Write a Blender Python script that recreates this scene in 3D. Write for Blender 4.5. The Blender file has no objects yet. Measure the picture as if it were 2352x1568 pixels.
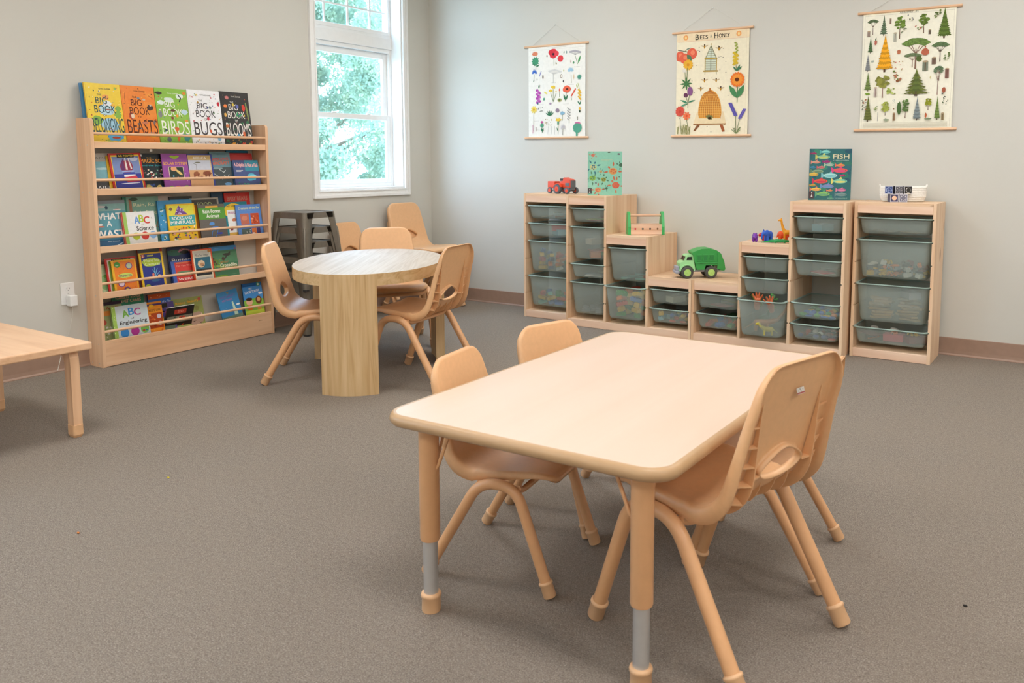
import bpy, bmesh, math, random
from mathutils import Vector, Matrix, Euler
PI=math.pi; R=math.radians
EXPOSURE=0.0; WORLD=13.0; LAMP=14.6; LAMPCOL=(1.0,.985,.965,1)
sc=bpy.context.scene; COL=sc.collection
V=Vector
def lin(c):
    return c/12.92 if c<=.04045 else ((c+.055)/1.055)**2.4
def C(h,a=1.0):
    if isinstance(h,str):
        h=h.lstrip('#'); h=tuple(int(h[i:i+2],16) for i in (0,2,4))
    return (lin(h[0]/255),lin(h[1]/255),lin(h[2]/255),a)
# ------------------------------------------------------------------ materials
MATS={}
class NT:
    def __init__(s,name):
        s.m=bpy.data.materials.new(name); s.m.use_nodes=True; s.t=s.m.node_tree; s.n=s.t.nodes
        s.b=s.n['Principled BSDF']; s.out=s.n['Material Output']
    def add(s,t,**k):
        n=s.n.new(t)
        for a,b in k.items(): setattr(n,a,b)
        return n
    def lk(s,a,b): s.t.links.new(a,b)
    def tex(s,kind='Object',scale=(1,1,1)):
        c=s.add('ShaderNodeTexCoord'); m=s.add('ShaderNodeMapping'); m.inputs['Scale'].default_value=scale
        s.lk(c.outputs[kind],m.inputs[0]); return m.outputs[0]
    def noise(s,vec,scale=5,detail=4,rough=.5,dist=0):
        n=s.add('ShaderNodeTexNoise'); n.inputs['Scale'].default_value=scale; n.inputs['Detail'].default_value=detail
        n.inputs['Roughness'].default_value=rough; n.inputs['Distortion'].default_value=dist
        s.lk(vec,n.inputs['Vector']); return n.outputs['Fac']
    def ramp(s,fac,stops):
        r=s.add('ShaderNodeValToRGB'); e=r.color_ramp.elements
        while len(e)<len(stops): e.new(.5)
        for i,(p,c) in enumerate(stops): e[i].position=p; e[i].color=c
        s.lk(fac,r.inputs[0]); return r.outputs[0]
    def mix(s,f,a,b,mode='MIX'):
        m=s.add('ShaderNodeMix',data_type='RGBA',blend_type=mode)
        for v,i in ((f,0),(a,6),(b,7)):
            if hasattr(v,'links'): s.lk(v,m.inputs[i])
            else: m.inputs[i].default_value=v
        return m.outputs[2]
    def bump(s,h,strength=.2,dist=.01):
        b=s.add('ShaderNodeBump'); b.inputs['Strength'].default_value=strength; b.inputs['Distance'].default_value=dist
        s.lk(h,b.inputs['Height']); s.lk(b.outputs[0],s.b.inputs['Normal'])
def plain(name,col,rough=.5,metal=0,var=.04,nscale=30,bump=0,spec=.5,coat=0):
    if name in MATS: return MATS[name]
    t=NT(name); v=t.tex()
    n=t.noise(v,nscale,3)
    c=C(col); d=tuple(max(0,x*(1-var*2)) for x in c[:3])+(1,); e=tuple(min(1,x*(1+var)) for x in c[:3])+(1,)
    t.lk(t.ramp(n,[(.3,d),(.7,e)]),t.b.inputs['Base Color'])
    t.b.inputs['Roughness'].default_value=rough; t.b.inputs['Metallic'].default_value=metal
    t.b.inputs['Specular IOR Level'].default_value=spec; t.b.inputs['Coat Weight'].default_value=coat
    if bump: t.bump(n,bump,.002)
    MATS[name]=t.m; return t.m
def wood(name,c1,c2,c3,axis='z',rough=.5,across=14,ring=2.2,spec=.4,knots=0,coat=0):
    if name in MATS: return MATS[name]
    t=NT(name)
    sc_=[across]*3; sc_['xyz'.index(axis)]=across*.055
    v=t.tex('Object',tuple(sc_))
    n1=t.noise(v,1.0,6,.6,.6)
    sc2=[across*.35]*3; sc2['xyz'.index(axis)]=across*.025
    v2=t.tex('Object',tuple(sc2))
    n2=t.noise(v2,1.0,2,.5,1.5)
    m=t.add('ShaderNodeMath',operation='MULTIPLY'); t.lk(n2,m.inputs[0]); m.inputs[1].default_value=ring*6
    fr=t.add('ShaderNodeMath',operation='PINGPONG'); t.lk(m.outputs[0],fr.inputs[0]); fr.inputs[1].default_value=1
    base=t.ramp(fr.outputs[0],[(0,C(c1)),(.6,C(c2)),(1,C(c3))])
    fine=t.ramp(n1,[(.3,C(c3)),(.62,C(c1))])
    col=t.mix(.5,base,fine)
    if knots:
        vo=t.add('ShaderNodeTexVoronoi'); vo.inputs['Scale'].default_value=knots
        sk=[1.0]*3; sk['xyz'.index(axis)]=.55
        t.lk(t.tex('Object',tuple(sk)),vo.inputs['Vector'])
        k=t.ramp(vo.outputs['Distance'],[(.035,(1,1,1,1)),(.075,(0,0,0,1))])
        col=t.mix(k,col,C('8a5a3a'))
    t.lk(col,t.b.inputs['Base Color'])
    t.b.inputs['Roughness'].default_value=rough; t.b.inputs['Specular IOR Level'].default_value=spec
    t.b.inputs['Coat Weight'].default_value=coat; t.b.inputs['Coat Roughness'].default_value=.3
    t.bump(n1,.06,.002)
    MATS[name]=t.m; return t.m
def mk_wall(name,col):
    t=NT(name); v=t.tex()
    n=t.noise(v,180,3,.6); g=t.noise(v,1.5,2)
    c=C(col); t.lk(t.mix(t.ramp(g,[(.3,(0,0,0,1)),(.7,(1,1,1,1))]),tuple(x*.985 for x in c[:3])+(1,),c),t.b.inputs['Base Color'])
    t.b.inputs['Roughness'].default_value=.55; t.b.inputs['Specular IOR Level'].default_value=.35
    t.bump(n,.08,.001); MATS[name]=t.m; return t.m
def mk_carpet():
    t=NT('carpet'); v=t.tex()
    a=t.noise(v,260,4,.8); b=t.noise(v,70,3,.7); g=t.noise(v,2.2,3,.5)
    ca=t.ramp(a,[(.30,C('38322e')),(.44,C('776c63')),(.55,C('9e9388')),(.68,C('e2d8ca'))])
    cb=t.ramp(b,[(.3,C('7c7168')),(.7,C('a89b8e'))])
    m=t.mix(.45,ca,cb)
    m=t.mix(t.ramp(g,[(.35,(0,0,0,1)),(.7,(.25,.25,.25,1))]),m,C('988a7c'))
    t.lk(m,t.b.inputs['Base Color']); t.b.inputs['Roughness'].default_value=.95; t.b.inputs['Specular IOR Level'].default_value=.1
    h=t.add('ShaderNodeMath',operation='ADD'); t.lk(a,h.inputs[0]); t.lk(b,h.inputs[1])
    t.bump(h.outputs[0],.7,.006); MATS['carpet']=t.m; return t.m
def mk_print(name,rough,spec):
    t=NT(name); a=t.add('ShaderNodeAttribute'); a.attribute_name='Col'
    v=t.tex(); n=t.noise(v,60,3); k=t.ramp(n,[(.3,(.93,.93,.93,1)),(.7,(1,1,1,1))])
    t.lk(t.mix(1.0,a.outputs['Color'],k,'MULTIPLY'),t.b.inputs['Base Color'])
    t.b.inputs['Roughness'].default_value=rough; t.b.inputs['Specular IOR Level'].default_value=spec
    MATS[name]=t.m; return t.m
def mk_translucent(name,col,transp,rough=.3,nz=.1):
    t=NT(name); v=t.tex(); n=t.noise(v,25,3)
    c=C(col); t.lk(t.ramp(n,[(.3,tuple(x*(1-nz) for x in c[:3])+(1,)),(.7,c)]),t.b.inputs['Base Color'])
    t.b.inputs['Roughness'].default_value=rough; t.b.inputs['Specular IOR Level'].default_value=.4
    tr=t.add('ShaderNodeBsdfTransparent'); tr.inputs[0].default_value=tuple(min(1,x**.15) for x in c[:3])+(1,)
    mx=t.add('ShaderNodeMixShader'); mx.inputs[0].default_value=transp
    t.lk(t.b.outputs[0],mx.inputs[1]); t.lk(tr.outputs[0],mx.inputs[2]); t.lk(mx.outputs[0],t.out.inputs[0])
    MATS[name]=t.m; return t.m
def mk_glass():
    t=NT('window_glass'); gl=t.add('ShaderNodeBsdfGlossy'); gl.inputs['Roughness'].default_value=.02
    tr=t.add('ShaderNodeBsdfTransparent'); tr.inputs[0].default_value=(.93,.97,.97,1)
    mx=t.add('ShaderNodeMixShader'); mx.inputs[0].default_value=.05; t.lk(tr.outputs[0],mx.inputs[1]); t.lk(gl.outputs[0],mx.inputs[2])
    t.lk(mx.outputs[0],t.out.inputs[0]); MATS['glass']=t.m; return t.m
M_wall=mk_wall('wall_paint','d0cdc4'); M_ceil=mk_wall('ceiling_paint','e6e3da'); M_carpet=mk_carpet()
M_base=plain('vinyl_baseboard','a08270',.45,var=.03)
M_white=plain('white_vinyl','f2f1ef',.35,var=.01); M_plate=plain('white_plastic','ecebe8',.3,var=.01)
M_glass=mk_glass()
M_pg=mk_print('glossy_print',.28,.5); M_pm=mk_print('matte_print',.8,.2); M_toy=mk_print('toy_plastic',.32,.5)
def W3(n,*a,**k): return {x:wood(n+'_'+x,*a,axis=x,**k) for x in 'xyz'}
PINE=W3('pine','f0d2b2','e8c49e','d8ab82',rough=.5,across=11,ring=1.6,knots=2.6)
PINEF=W3('pine_front','f3d5bb','e8c0a2','d29c78',rough=.5,across=9,ring=1.7)
BIRCH=W3('rubberwood','f0caa6','e8bc94','d8a880',rough=.42,across=16,ring=1.0,coat=.15)
OAK=W3('washed_oak','d8b98c','cdaa7a','b8925f',rough=.5,across=34,ring=1.3)
OAKT=wood('washed_oak_top','cabdad','c0b09c','b2a08a',axis='x',rough=.5,across=26,ring=2.0,spec=.35)
M_lam=wood('maple_laminate','dfc4b1','dcc0ac','d8baa4',axis='y',rough=.32,across=7,ring=.8,spec=.45)
M_band=plain('tan_edge_band','bb976f',.35,var=.02)
M_chair=plain('tan_plastic','e2b080',.38,var=.02,nscale=60)
M_tube=plain('tan_painted_steel','dca777',.33,var=.02)
M_cap=plain('tan_rubber_foot','e2b488',.45,var=.02)
M_chrome=plain('chrome_tube','d2d0ce',.3,metal=.65,var=.02)
M_gun=plain('gunmetal_paint','7c7468',.38,metal=.4,var=.05)
M_bin=mk_translucent('grey_green_bin_plastic','cfdcd6',.72)
M_rim=mk_translucent('grey_green_bin_rim','a9c0b8',.12,.28)
M_rubber=plain('dark_rubber','2d2c2b',.6); M_pages=plain('paper_pages','ece6d8',.85,var=.03,nscale=200)
M_cord=plain('string_cotton','d8d4ca',.9); M_basket=plain('cotton_rope','efece4',.9,var=.05,nscale=120,bump=.3)
M_leaf=None
# ------------------------------------------------------------------ mesh builder
class MB:
    def __init__(s): s.v=[];s.f=[];s.mi=[];s.c=[];s.sm=[];s.M=Matrix.Identity(4)
    def add(s,vs,fs,mi=0,col=None,sm=False):
        o=len(s.v); M=s.M
        s.v+= [M@V(p) for p in vs]; s.f+=[tuple(i+o for i in f) for f in fs]
        k=len(fs); s.mi+=[mi]*k; s.c+=[col]*k; s.sm+=[sm]*k
        return s
    def box(s,x0,x1,y0,y1,z0,z1,mi=0,col=None):
        vs=[(x,y,z) for x in (x0,x1) for y in (y0,y1) for z in (z0,z1)]
        return s.add(vs,[(0,1,3,2),(4,6,7,5),(0,4,5,1),(2,3,7,6),(0,2,6,4),(1,5,7,3)],mi,col)
    def bar(s,a,b,w,h,mi=0,col=None,up=(0,0,1)):
        a=V(a);b=V(b);d=(b-a);L=d.length;d.normalize();u=V(up)
        if abs(d.dot(u))>.98:u=V((1,0,0))
        r=d.cross(u).normalized();u=r.cross(d)
        vs=[a+r*x*w/2+u*y*h/2+d*z for z in (0,L) for x,y in ((-1,-1),(1,-1),(1,1),(-1,1))]
        return s.add(vs,[(3,2,1,0),(4,5,6,7),(0,1,5,4),(1,2,6,5),(2,3,7,6),(3,0,4,7)],mi,col)
    def tube(s,pts,r,n=12,mi=0,col=None,cap=True,closed=False):
        pts=[V(p) for p in pts]; N=len(pts); rs=r if isinstance(r,(list,tuple)) else [r]*N
        vs=[];fs=[];prev=None
        for i,p in enumerate(pts):
            if closed: d=(pts[(i+1)%N]-pts[i-1])
            else: d=(pts[min(i+1,N-1)]-pts[max(i-1,0)])
            d.normalize()
            if prev is None:
                u=V((0,0,1)) if abs(d.z)<.9 else V((1,0,0)); a=d.cross(u).normalized()
            else:
                a=(prev-d*prev.dot(d)).normalized()
            prev=a; b=d.cross(a)
            vs+=[p+(a*math.cos(2*PI*k/n)+b*math.sin(2*PI*k/n))*rs[i] for k in range(n)]
        m=N if closed else N-1
        for i in range(m):
            j=(i+1)%N
            for k in range(n): fs.append((i*n+k,i*n+(k+1)%n,j*n+(k+1)%n,j*n+k))
        s.add(vs,fs,mi,col,True)
        if cap and not closed:
            s.add(vs[:n],[tuple(range(n))[::-1]],mi,col); s.add(vs[-n:],[tuple(range(n))],mi,col)
        return s
    def cyl(s,a,b,r,r2=None,n=20,mi=0,col=None): return s.tube([a,b],[r,r if r2 is None else r2],n,mi,col)
    def lathe(s,prof,n=24,mi=0,col=None,c=(0,0,0),axis='z',sm=True):
        vs=[];fs=[];c=V(c)
        for (r,h) in prof:
            for k in range(n):
                x,y=r*math.cos(2*PI*k/n),r*math.sin(2*PI*k/n)
                vs.append(c+(V((x,y,h)) if axis=='z' else V((x,h,y)) if axis=='y' else V((h,x,y))))
        for i in range(len(prof)-1):
            for k in range(n): fs.append((i*n+k,i*n+(k+1)%n,(i+1)*n+(k+1)%n,(i+1)*n+k))
        s.add(vs,fs,mi,col,sm)
        s.add(vs[:n],[tuple(range(n))[::-1]],mi,col); s.add(vs[-n:],[tuple(range(n))],mi,col); return s
    def prism(s,poly,z0,z1,mi=0,col=None,sm=False,axis='z'):
        n=len(poly)
        f=(lambda x,y,z:(x,y,z)) if axis=='z' else (lambda x,y,z:(x,z,y)) if axis=='y' else (lambda x,y,z:(z,x,y))
        vs=[f(x,y,z0) for x,y in poly]+[f(x,y,z1) for x,y in poly]
        s.add(vs,[tuple(range(n))[::-1],tuple(range(n,2*n))],mi,col)
        s.add(vs,[(i,(i+1)%n,n+(i+1)%n,n+i) for i in range(n)],mi,col,sm); return s
    def ball(s,c,rx,ry=None,rz=None,n=14,m=9,mi=0,col=None):
        ry=rx if ry is None else ry; rz=rx if rz is None else rz; c=V(c); vs=[];fs=[]
        for i in range(m+1):
            t=PI*i/m
            for k in range(n): vs.append(c+V((rx*math.sin(t)*math.cos(2*PI*k/n),ry*math.sin(t)*math.sin(2*PI*k/n),rz*math.cos(t))))
        for i in range(m):
            for k in range(n): fs.append((i*n+k,(i+1)*n+k,(i+1)*n+(k+1)%n,i*n+(k+1)%n))
        return s.add(vs,fs,mi,col,True)
    def loft(s,rings,mi=0,col=None,sm=True,cap0=True,cap1=True):
        n=len(rings[0]);vs=[p for r in rings for p in r];fs=[]
        for i in range(len(rings)-1):
            for k in range(n): fs.append((i*n+k,i*n+(k+1)%n,(i+1)*n+(k+1)%n,(i+1)*n+k))
        s.add(vs,fs,mi,col,sm)
        if cap0: s.add(rings[0],[tuple(range(n))[::-1]],mi,col)
        if cap1: s.add(rings[-1],[tuple(range(n))],mi,col)
        return s
    def mesh(s,name,mats):
        me=bpy.data.meshes.new(name); me.from_pydata([tuple(v) for v in s.v],[],s.f)
        for m in mats: me.materials.append(m)
        me.polygons.foreach_set('material_index',s.mi); me.polygons.foreach_set('use_smooth',s.sm)
        if any(c is not None for c in s.c):
            a=me.color_attributes.new('Col','FLOAT_COLOR','CORNER'); buf=[]
            for f,c in zip(s.f,s.c):
                c=C(c) if isinstance(c,str) else (c or (.8,.8,.8,1)); buf+=list(c)*len(f)
            a.data.foreach_set('color',buf)
        me.update(); return me
    def build(s,name,mats,parent=None,loc=None,rot=None,bevel=0,seg=2,weld=False):
        if not isinstance(mats,(list,tuple)): mats=[mats]
        me=s.mesh(name,mats)
        if weld:
            bm=bmesh.new(); bm.from_mesh(me); bmesh.ops.remove_doubles(bm,verts=bm.verts,dist=1e-5); bm.normal_update(); bm.to_mesh(me); bm.free()
        o=bpy.data.objects.new(name,me); COL.objects.link(o)
        if parent: o.parent=parent
        if loc: o.location=loc
        if rot is not None: o.rotation_euler=rot if hasattr(rot,'__len__') else (0,0,rot)
        if bevel:
            b=o.modifiers.new('Bevel','BEVEL'); b.width=bevel; b.segments=seg; b.limit_method='ANGLE'; b.angle_limit=R(40); b.harden_normals=False
        return o
def tag(o,label,cat,group=None,kind=None):
    if label: o['label']=label
    if cat: o['category']=cat
    if group: o['group']=group
    if kind: o['kind']=kind
    return o
def empty(name,loc=(0,0,0),rz=0,label=None,cat=None,group=None):
    o=bpy.data.objects.new(name,None); COL.objects.link(o); o.location=loc; o.rotation_euler=(0,0,rz); o.empty_display_size=.05
    return tag(o,label,cat,group)
def copy_tree(o,parent=None):
    c=o.copy(); COL.objects.link(c)
    if parent: c.parent=parent
    for ch in list(o.children): copy_tree(ch,c)
    return c
def rrect(w,d,r,n=5,cx=0,cy=0):
    r=min(r,w/2-1e-4,d/2-1e-4); out=[]
    for sx,sy,a0 in ((1,1,0),(-1,1,90),(-1,-1,180),(1,-1,270)):
        for k in range(n+1):
            a=R(a0+90*k/n); out.append((cx+sx*(w/2-r)+r*math.cos(a),cy+sy*(d/2-r)+r*math.sin(a)))
    return out
def fillet(pts,rad,n=6):
    pts=[V(p) for p in pts]; out=[pts[0]]
    for i in range(1,len(pts)-1):
        a,b,c=pts[i-1],pts[i],pts[i+1]; u=(a-b).normalized(); w=(c-b).normalized(); r=min(rad,(a-b).length*.49,(c-b).length*.49)
        p0=b+u*r;p1=b+w*r
        for k in range(n+1):
            t=k/n; out.append(p0*(1-t)**2+b*2*t*(1-t)+p1*t*t)
    out.append(pts[-1]); return out
# ------------------------------------------------------------------ printed art on flat faces
_TX={}
def text_mesh(s,bold=0,shear=0):
    k=(s,bold,shear)
    if k in _TX: return _TX[k]
    cu=bpy.data.curves.new('t','FONT'); cu.body=s; cu.size=1; cu.resolution_u=4; cu.offset=bold; cu.shear=shear
    o=bpy.data.objects.new('t',cu); me=bpy.data.meshes.new_from_object(o)
    vs=[(v.co.x,v.co.y) for v in me.vertices]; fs=[tuple(p.vertices) for p in me.polygons]
    bpy.data.objects.remove(o); bpy.data.curves.remove(cu); bpy.data.meshes.remove(me)
    if not vs: vs=[(0,0),(1,0),(1,1)];fs=[]
    x0=min(v[0] for v in vs);x1=max(v[0] for v in vs);y0=min(v[1] for v in vs);y1=max(v[1] for v in vs)
    _TX[k]=([((x-x0)/(x1-x0),(y-y0)/(y1-y0 or 1)) for x,y in vs],fs,(x1-x0)/(y1-y0 or 1)); return _TX[k]
class Art:
    """x 0..1 left to right, y 0..1 top to bottom; radii in fractions of the width"""
    def __init__(s,mb,M,W,H,mi=0,step=1.2e-5):
        s.mb=mb;s.M=M;s.W=W;s.H=H;s.mi=mi;s.z=0;s.st=step
    def put(s,pts,fs,col):
        s.z+=s.st; o=s.mb.M; s.mb.M=o@s.M
        s.mb.add([(min(s.W,max(0,x)),max(-s.H,min(0,y)),s.z) for x,y in pts],fs,s.mi,col); s.mb.M=o
    def P(s,x,y): return (x*s.W,-y*s.H)
    def poly(s,pts,col): s.put([s.P(*p) for p in pts],[tuple(range(len(pts)))],col)
    def r(s,x0,y0,x1,y1,col): s.put([s.P(x0,y1),s.P(x1,y1),s.P(x1,y0),s.P(x0,y0)],[(0,1,2,3)],col)
    def e(s,cx,cy,rx,ry,col,rot=0,n=16):
        c=s.P(cx,cy); ca,sa=math.cos(rot),math.sin(rot); W=s.W
        s.put([(c[0]+W*(rx*math.cos(t)*ca-ry*math.sin(t)*sa),c[1]+W*(rx*math.cos(t)*sa+ry*math.sin(t)*ca)) for t in [2*PI*k/n for k in range(n)]],[tuple(range(n))],col)
    def b(s,cx,cy,rx,ry,col,jag=.25,n=18,seed=0):
        rn=random.Random(seed+int(cx*997+cy*7919)); c=s.P(cx,cy); W=s.W
        s.put([c]+[(c[0]+W*rx*m*math.cos(t),c[1]+W*ry*m*math.sin(t)) for t,m in [(2*PI*k/n,1-rn.random()*jag) for k in range(n)]],[(0,1+k,1+(k+1)%n) for k in range(n)],col)
    def l(s,pts,w,col):
        q=[s.P(*p) for p in pts]; hw=w*s.W/2; vs=[];fs=[]
        for a,b in zip(q[:-1],q[1:]):
            d=V((b[0]-a[0],b[1]-a[1])); 
            if d.length<1e-9: continue
            d.normalize(); nx,ny=-d.y*hw,d.x*hw; e=d*hw*.5
            k=len(vs); vs+=[(a[0]+nx-e.x,a[1]+ny-e.y),(a[0]-nx-e.x,a[1]-ny-e.y),(b[0]-nx+e.x,b[1]-ny+e.y),(b[0]+nx+e.x,b[1]+ny+e.y)]; fs.append((k,k+1,k+2,k+3))
        s.put(vs,fs,col)
    def t(s,txt,cx,cy,w,col,h=None,bold=.01,rot=0,shear=0):
        if bold>=.01:
            hh=(h*s.H if h else w*s.W/text_mesh(txt,0,shear)[2]); d=bold*hh*1.1
            for q in ((-1,-.6),(1,.6),(-1,.6),(1,-.6)) if bold>=.02 else ((-.6,0),(.6,0)): s.t(txt,cx+q[0]*d/s.W,cy+q[1]*d/s.H,w,col,h,0,rot,shear)
            return
        vs,fs,asp=text_mesh(txt,0,shear); w_=w*s.W; h_=(h*s.H if h else w_/asp); c=s.P(cx,cy); ca,sa=math.cos(rot),math.sin(rot)
        s.put([(c[0]+(x-.5)*w_*ca-(y-.5)*h_*sa,c[1]+(x-.5)*w_*sa+(y-.5)*h_*ca) for x,y in vs],fs,col)
    def f(s,cx,cy,r,col,cc='f2c230',n=8,pw=.42):
        for k in range(n):
            a=2*PI*k/n+.3; s.e(cx+r*.55*math.cos(a),cy-r*.55*math.sin(a)*s.W/s.H,r*.5,r*pw*.6,col,a,8)
        s.e(cx,cy,r*.3,r*.3,cc,0,8)
    def leaf(s,x,y,L,a,col,w=.28):
        c=s.P(x,y); W=s.W; ca,sa=math.cos(a),math.sin(a); pts=[(0,0),(.3,w*.5),(.6,w*.5),(1,0),(.6,-w*.5),(.3,-w*.5)]
        s.put([(c[0]+W*L*(p*ca-q*sa),c[1]+W*L*(p*sa+q*ca)) for p,q in pts],[tuple(range(6))],col)
    def sc(s,n,x0,y0,x1,y1,r0,r1,cols,seed=1,jag=.4):
        rn=random.Random(seed)
        for _ in range(n):
            r=rn.uniform(r0,r1); s.b(rn.uniform(x0,x1),rn.uniform(y0,y1),r,r*rn.uniform(.5,1),rn.choice(cols),jag,8,rn.randrange(999))
    def tiny(s,x0,y,x1,col='8a8a86',n=3,dy=.006):
        for k in range(n): s.r(x0,y+k*dy,x1-(k%2)*.3*(x1-x0),y+k*dy+dy*.35,col)
    # plants for the wall charts
    def con(s,cx,yb,w,h,c1,c2='5b4632',tiers=9,seed=0):
        rn=random.Random(int(cx*1e4)+seed); a=s.W/s.H
        s.r(cx-w*.05,yb-h*.16,cx+w*.05,yb,c2)
        for k in range(tiers):
            t=k/(tiers-1); y=yb-h*.1-(h*.86)*t; ww=w*.5*(1-t*.9)
            pts=[(cx,y-h*.17)]; nj=7
            for j in range(2*nj+1):
                q=1-j/nj; pts.append((cx+ww*q*rn.uniform(.92,1.05),y-h*.02*abs(q)*0+(h*.035*(1-abs(q)))-(h*.028 if j%2 else 0)+rn.uniform(-.006,.006)*h))
            col=C(c1); m=.8+.35*((k%2)) ; s.put([s.P(*p) for p in pts],[(0,i,i+1) for i in range(1,len(pts)-1)],tuple(min(1,x*m) for x in col[:3])+(1,))
    def rnd(s,cx,yb,w,h,c1,c2='6b4a33',seed=0,trunk=.45):
        a=s.W/s.H; s.poly([(cx-w*.04,yb),(cx+w*.04,yb),(cx+w*.02,yb-h*trunk),(cx-w*.02,yb-h*trunk)],c2)
        rn=random.Random(seed+int(cx*1e4)); cy=yb-h*(1-(1-trunk*.8)/2)
        ry=h*(1-trunk*.8)/2
        for k in range(34):
            t=rn.uniform(0,2*PI); q=math.sqrt(rn.random())*.8; c=C(c1); m=rn.uniform(.65,1.35)
            s.b(cx+q*w*.45*math.cos(t),cy+q*ry*math.sin(t),w*.15,w*.11,tuple(min(1,x*m) for x in c[:3])+(1,),.45,9,k)
    def umb(s,cx,yb,w,h,c1,c2='9a7a5a',seed=0):
        s.poly([(cx-w*.03,yb),(cx+w*.03,yb),(cx+w*.015,yb-h*.6),(cx-w*.015,yb-h*.6)],c2)
        for q in (-.32,-.18,.16,.33): s.l([(cx,yb-h*.45),(cx+q*w,yb-h*.78)],w*.02,c2)
        rn=random.Random(seed)
        for k in range(60):
            t=-1+2*(k%15)/14; t*=1-.12*(k//15); c=C(c1); m=rn.uniform(.7,1.3)
            s.b(cx+t*w*.42,yb-h*(.90-.045*(k//15)-.13*t*t),w*.085,w*.045,tuple(min(1,x*m) for x in c[:3])+(1,),.4,9,k)
    def log(s,x,y,w,h,c='8a7060'): s.r(x-w/2,y-h/2,x+w/2,y+h/2,c); s.e(x,y-h/2,w/2,w*.2,'b9a283'); s.r(x-w*.1,y-h*.4,x+w*.1,y+h*.5,'6d5747')
# ------------------------------------------------------------------ camera
def setup_camera():
    yaw,pit,rol=2.13435,-.10342,.0012
    fw=V((math.cos(pit)*math.cos(yaw),math.cos(pit)*math.sin(yaw),math.sin(pit)))
    r=V((math.sin(yaw),-math.cos(yaw),0)); u=r.cross(fw)
    r2=r*math.cos(rol)+u*math.sin(rol); u2=-r*math.sin(rol)+u*math.cos(rol)
    cd=bpy.data.cameras.new('camera'); co=bpy.data.objects.new('camera',cd); COL.objects.link(co)
    m=Matrix.Identity(4)
    for i in range(3): m[i][0]=r2[i]; m[i][1]=u2[i]; m[i][2]=-fw[i]
    m[0][3],m[1][3],m[2][3]=4.7343,-5.3511,1.1416
    co.matrix_world=m; cd.sensor_width=36; cd.lens=1936.578/2352*36
    cd.shift_x=(1176-1304.476)/2352; cd.shift_y=(569.206-784)/2352; cd.clip_start=.05; cd.dof.use_dof=True; cd.dof.focus_distance=3.5; cd.dof.aperture_fstop=5.6
    sc.camera=co
setup_camera()
sc.view_settings.view_transform='Standard'; sc.view_settings.look='None'; sc.view_settings.gamma=1
sc.view_settings.use_curve_mapping=False; sc.view_settings.exposure=EXPOSURE
w=bpy.data.worlds.new('sky'); sc.world=w; w.use_nodes=True
bg=w.node_tree.nodes['Background']; bg.inputs[1].default_value=WORLD
tc=w.node_tree.nodes.new('ShaderNodeTexCoord'); sx=w.node_tree.nodes.new('ShaderNodeSeparateXYZ'); rp=w.node_tree.nodes.new('ShaderNodeValToRGB')
w.node_tree.links.new(tc.outputs['Generated'],sx.inputs[0]); w.node_tree.links.new(sx.outputs['Z'],rp.inputs[0]); w.node_tree.links.new(rp.outputs[0],bg.inputs[0])
rp.color_ramp.elements[0].color=(.62,.79,1,1); rp.color_ramp.elements[1].color=(.42,.66,1,1); rp.color_ramp.elements[1].position=.8
# ------------------------------------------------------------------ room
XR,YF,ZC=7.6,-8.2,2.86; WT=.17
def struct(name,mb,mat,parent=None,bevel=0):
    o=mb.build(name,mat,parent,bevel=bevel)
    if parent is None: o['kind']='structure'
    return o
struct('floor',MB().box(-WT,XR+WT,YF-WT,WT,-.06,0),M_carpet)
struct('ceiling',MB().box(-WT,XR+WT,YF-WT,WT,ZC,ZC+.1),M_ceil)
struct('wall_right',MB().box(0,XR+WT,0,WT,0,ZC),M_wall)
struct('wall_back',MB().box(XR,XR+WT,YF,0,0,ZC),M_wall)
struct('wall_front',MB().box(0,XR,YF-WT,YF,0,ZC),M_wall)
WIN=[(-1.195,-.32,.922,2.62),(-5.9,-5.02,.922,2.62),(-7.3,-6.42,.922,2.62)]
mb=MB(); edges=[0.0+WT]
y=YF-WT
for (a,b,z0,z1) in sorted(WIN):
    mb.box(-WT,0,y,a,0,ZC); mb.box(-WT,0,a,b,0,z0); mb.box(-WT,0,a,b,z1,ZC); y=b
mb.box(-WT,0,y,WT,0,ZC); struct('wall_left',mb,M_wall)
def basebd(name,along,a,b):
    mb=MB(); prof=[(0,0),(.016,0),(.016,.004),(.009,.012),(.007,.03),(.006,.103),(0,.105)]
    if along=='x': mb.M=Matrix(((0,0,1,0),(-1,0,0,0),(0,1,0,0),(0,0,0,1)))
    else: mb.M=Matrix(((1,0,0,0),(0,0,1,0),(0,1,0,0),(0,0,0,1)))
    n=len(prof); mb.add([(p[0],p[1],a) for p in prof]+[(p[0],p[1],b) for p in prof],[(i,(i+1)%n,n+(i+1)%n,n+i) for i in range(n)]+[tuple(range(n)),tuple(range(n,2*n))])
    struct(name,mb,M_base)
basebd('baseboard_right','x',0.0,XR); basebd('baseboard_left','y',YF,-.001)
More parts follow.
